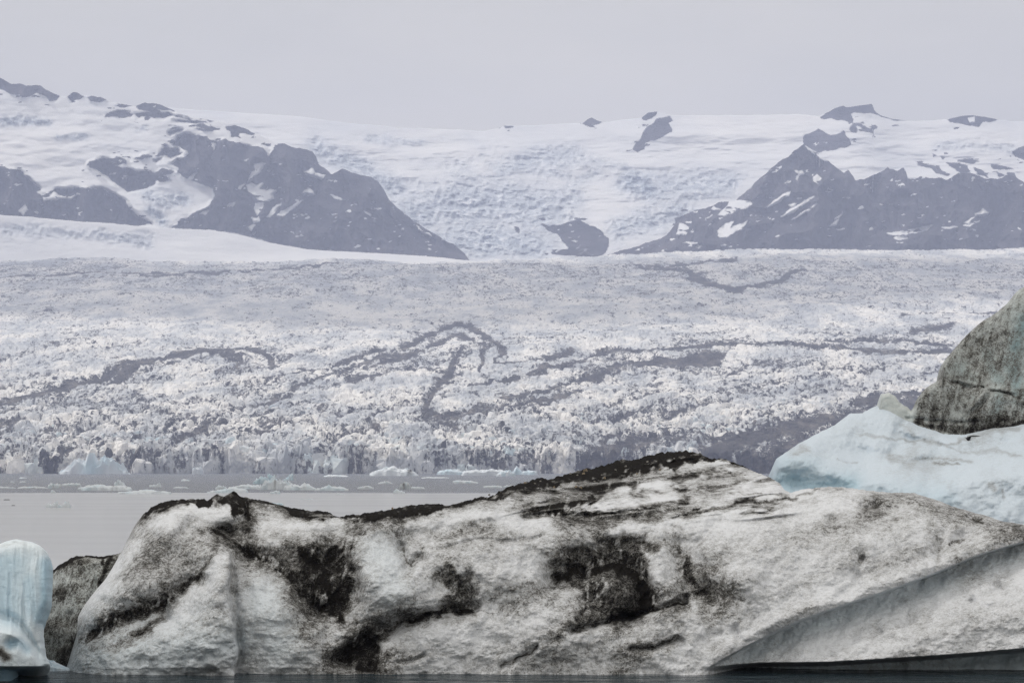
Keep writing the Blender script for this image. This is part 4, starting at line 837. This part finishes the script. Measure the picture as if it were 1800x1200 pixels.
# ------------------------------------------------------------------ stones on the ash ridge
def surf(b, px, py):
    t = np.array([[(lut(b.foot)(px)-py)/(lut(b.foot)(px)-lut(b.crest)(px))]])
    d, _, _ = b.eval(np.array([[float(px)]]), np.array([[float(py)]]), t); return float(d[0, 0])
rs = random.Random(3)
STV = []
for k in range(5):
    V, T = hull_block(rs, 0.75, 18)
    STV.append((V, T))
for i, (px, py, sz, warm) in enumerate([(1029,828,9,1),(1026,833,6,1),(1015,835,4,0),(1012,856,6,1),(1021,857,5,1),(974,857,5,1),(967,859,4,0),(986,855,4,0),(1063,840,5,1),(1058,835,4,0),(923,849,5,1),(940,850,4,0),
        (1100,820,5,0),(1138,812,5,0),(1160,826,4,1),(1082,826,4,0),(1045,846,4,0),(1120,833,4,1),(690,893,4,1),(860,869,4,0),(1185,806,4,0),(1003,833,5,0),(950,846,4,0),(182,978,3,1)]):
    if i == 23: continue
    d = surf(main, px, py); m = d/F; V, T = STV[i % 5]
    o = mesh_obj('stone', (V-np.array([0, 0, .2]))*sz*m, None, M_STONE if warm else M_STONE2, parent=main.o, smooth=False, tris=T)
    p = pt(np.array(float(px)), np.array(float(py)), d); o.location = p.tolist(); o.rotation_euler = (rs.uniform(-.3,.3), rs.uniform(-.3,.3), rs.uniform(0, 6))

# ------------------------------------------------------------------ the bird
def tern():
    D = 110.0; m = D/F
    def P(px, py, dy=0.0): return Vector(((px-1704)*m, dy, -(py-772)*m))
    bm = bmesh.new()
    def tube(path, n=8):
        rings = []
        for k, (c, rx, rz) in enumerate(path):
            nxt = path[min(k+1, len(path)-1)][0]; prv = path[max(k-1, 0)][0]
            tdir = (nxt-prv).normalized(); up = Vector((0, 0, 1)); side = tdir.cross(up)
            if side.length < .1: side = Vector((0, 1, 0))
            side.normalize(); up = side.cross(tdir).normalized()
            rings.append([bm.verts.new(c + side*math.cos(a)*rx + up*math.sin(a)*rz) for a in [2*math.pi*i/n for i in range(n)]])
        for a, b in zip(rings[:-1], rings[1:]):
            for i in range(n): bm.faces.new((a[i], a[(i+1) % n], b[(i+1) % n], b[i]))
        bm.faces.new(rings[0][::-1]); bm.faces.new(rings[-1])
    # beak, head, breast, belly, tail streamer
    tube([(P(1695.6,768.4,-.05), .002, .002), (P(1697.4,769.3,-.04), .008, .009), (P(1698.4,769.9,-.035), .026, .028), (P(1699.6,770.6,-.03), .030, .030), (P(1700.4,771.5,-.02), .036, .038),
          (P(1701.6,772.3,0), .048, .045), (P(1703.4,772.6,.03), .046, .040), (P(1705.2,772.4,.07), .030, .024), (P(1707,772.3,.11), .022, .008), (P(1709.5,772.0,.16), .012, .003)], 10)
    # near wing: arm lifts, hand sweeps out flat
    tube([(P(1702.8,771.8,-.02), .055, .016), (P(1703.4,769.4,-.10), .062, .024), (P(1704.4,766.9,-.17), .060, .024), (P(1708.5,766.3,-.22), .050, .026), (P(1714,766.2,-.26), .036, .021), (P(1721,766.6,-.30), .008, .006)], 8)
    # far wing, seen foreshortened
    tube([(P(1703.0,771.6,.03), .055, .016), (P(1703.6,769.0,.12), .062, .022), (P(1704.2,767.0,.20), .058, .012), (P(1704.8,766.8,.34), .045, .008), (P(1705.6,767.2,.48), .028, .005), (P(1706.4,768.0,.60), .004, .002)], 8)
    bmesh.ops.remove_doubles(bm, verts=bm.verts, dist=.0005); bmesh.ops.recalc_face_normals(bm, faces=bm.faces)
    me = bpy.data.meshes.new('bird'); bm.to_mesh(me); bm.free(); me.polygons.foreach_set('use_smooth', [True]*len(me.polygons)); me.materials.append(M_BIRD)
    o = bpy.data.objects.new('bird', me); COL.objects.link(o); o.location = pt(np.array(1704.), np.array(772.), D).tolist()
    return tag(o, 'dark slender seabird flying with raised wings before the pale iceberg', 'bird')
tern()

# ------------------------------------------------------------------ hazy air
def haze():
    x, y0, y1, z0, z1 = 9500, -400, 11250, -2.0, 1450
    V = [(-x,y0,z0),(x,y0,z0),(x,y1,z0),(-x,y1,z0),(-x,y0,z1),(x,y0,z1),(x,y1,z1),(-x,y1,z1)]
    Q = [(0,3,2,1),(4,5,6,7),(0,1,5,4),(1,2,6,5),(2,3,7,6),(3,0,4,7)]
    m = bpy.data.materials.new('haze'); m.use_nodes = True; t = m.node_tree; t.nodes.clear()
    o_ = t.nodes.new('ShaderNodeOutputMaterial'); pv = t.nodes.new('ShaderNodeVolumePrincipled')
    pv.inputs['Color'].default_value = (0.67, 0.74, 1.0, 1); pv.inputs['Density'].default_value = 8.0e-5; pv.inputs['Anisotropy'].default_value = 0.0
    t.links.new(pv.outputs[0], o_.inputs['Volume'])
    m.cycles.homogeneous_volume = True
    o = mesh_obj('haze', V, Q, m, smooth=False); tag(o, kind='stuff')
haze()

# ------------------------------------------------------------------ broken cloud overhead, above the haze and above the frame
def cloud(cx, cy, alt, rx, ry, rz, seed):
    nu, nv = 72, 30; th = np.linspace(0, 2*np.pi, nu+1)[None]; ph = np.linspace(-np.pi/2, np.pi/2, nv)[:, None]
    ux, uy, uz = np.cos(ph)*np.cos(th), np.cos(ph)*np.sin(th), np.sin(ph)+0*th
    k = 1+0.45*fbm(ux*2.2+seed, uy*2.2+uz, 4, seed)
    V = np.stack([cx+rx*ux*k, cy+ry*uy*k, alt+rz*uz*(0.6+0.8*np.clip(fbm(ux*4, uy*4+seed, 4, seed+1), -.5, 1))*np.where(uz < 0, 0.35, 1.0)], -1)
    o = mesh_obj('cloud', V, grid_quads(nv, nu+1), M_CLOUD); tag(o, kind='structure')
kc = NT('cloud_white'); tr = kc.n('ShaderNodeBsdfTranslucent'); tr.inputs['Color'].default_value = (0.93, 0.93, 0.93, 1); kc.l(tr.outputs[0], kc.t.nodes['Material Output'].inputs['Surface']); M_CLOUD = kc.m
for c in [(-1750,8350,2750,2700,880,240,3),(-5200,5200,2900,1500,900,260,9),(3600,5200,2850,1300,1000,230,14),(-3300,1500,2950,1700,900,250,21),(2600,900,2900,1500,800,250,33)]: cloud(*c)
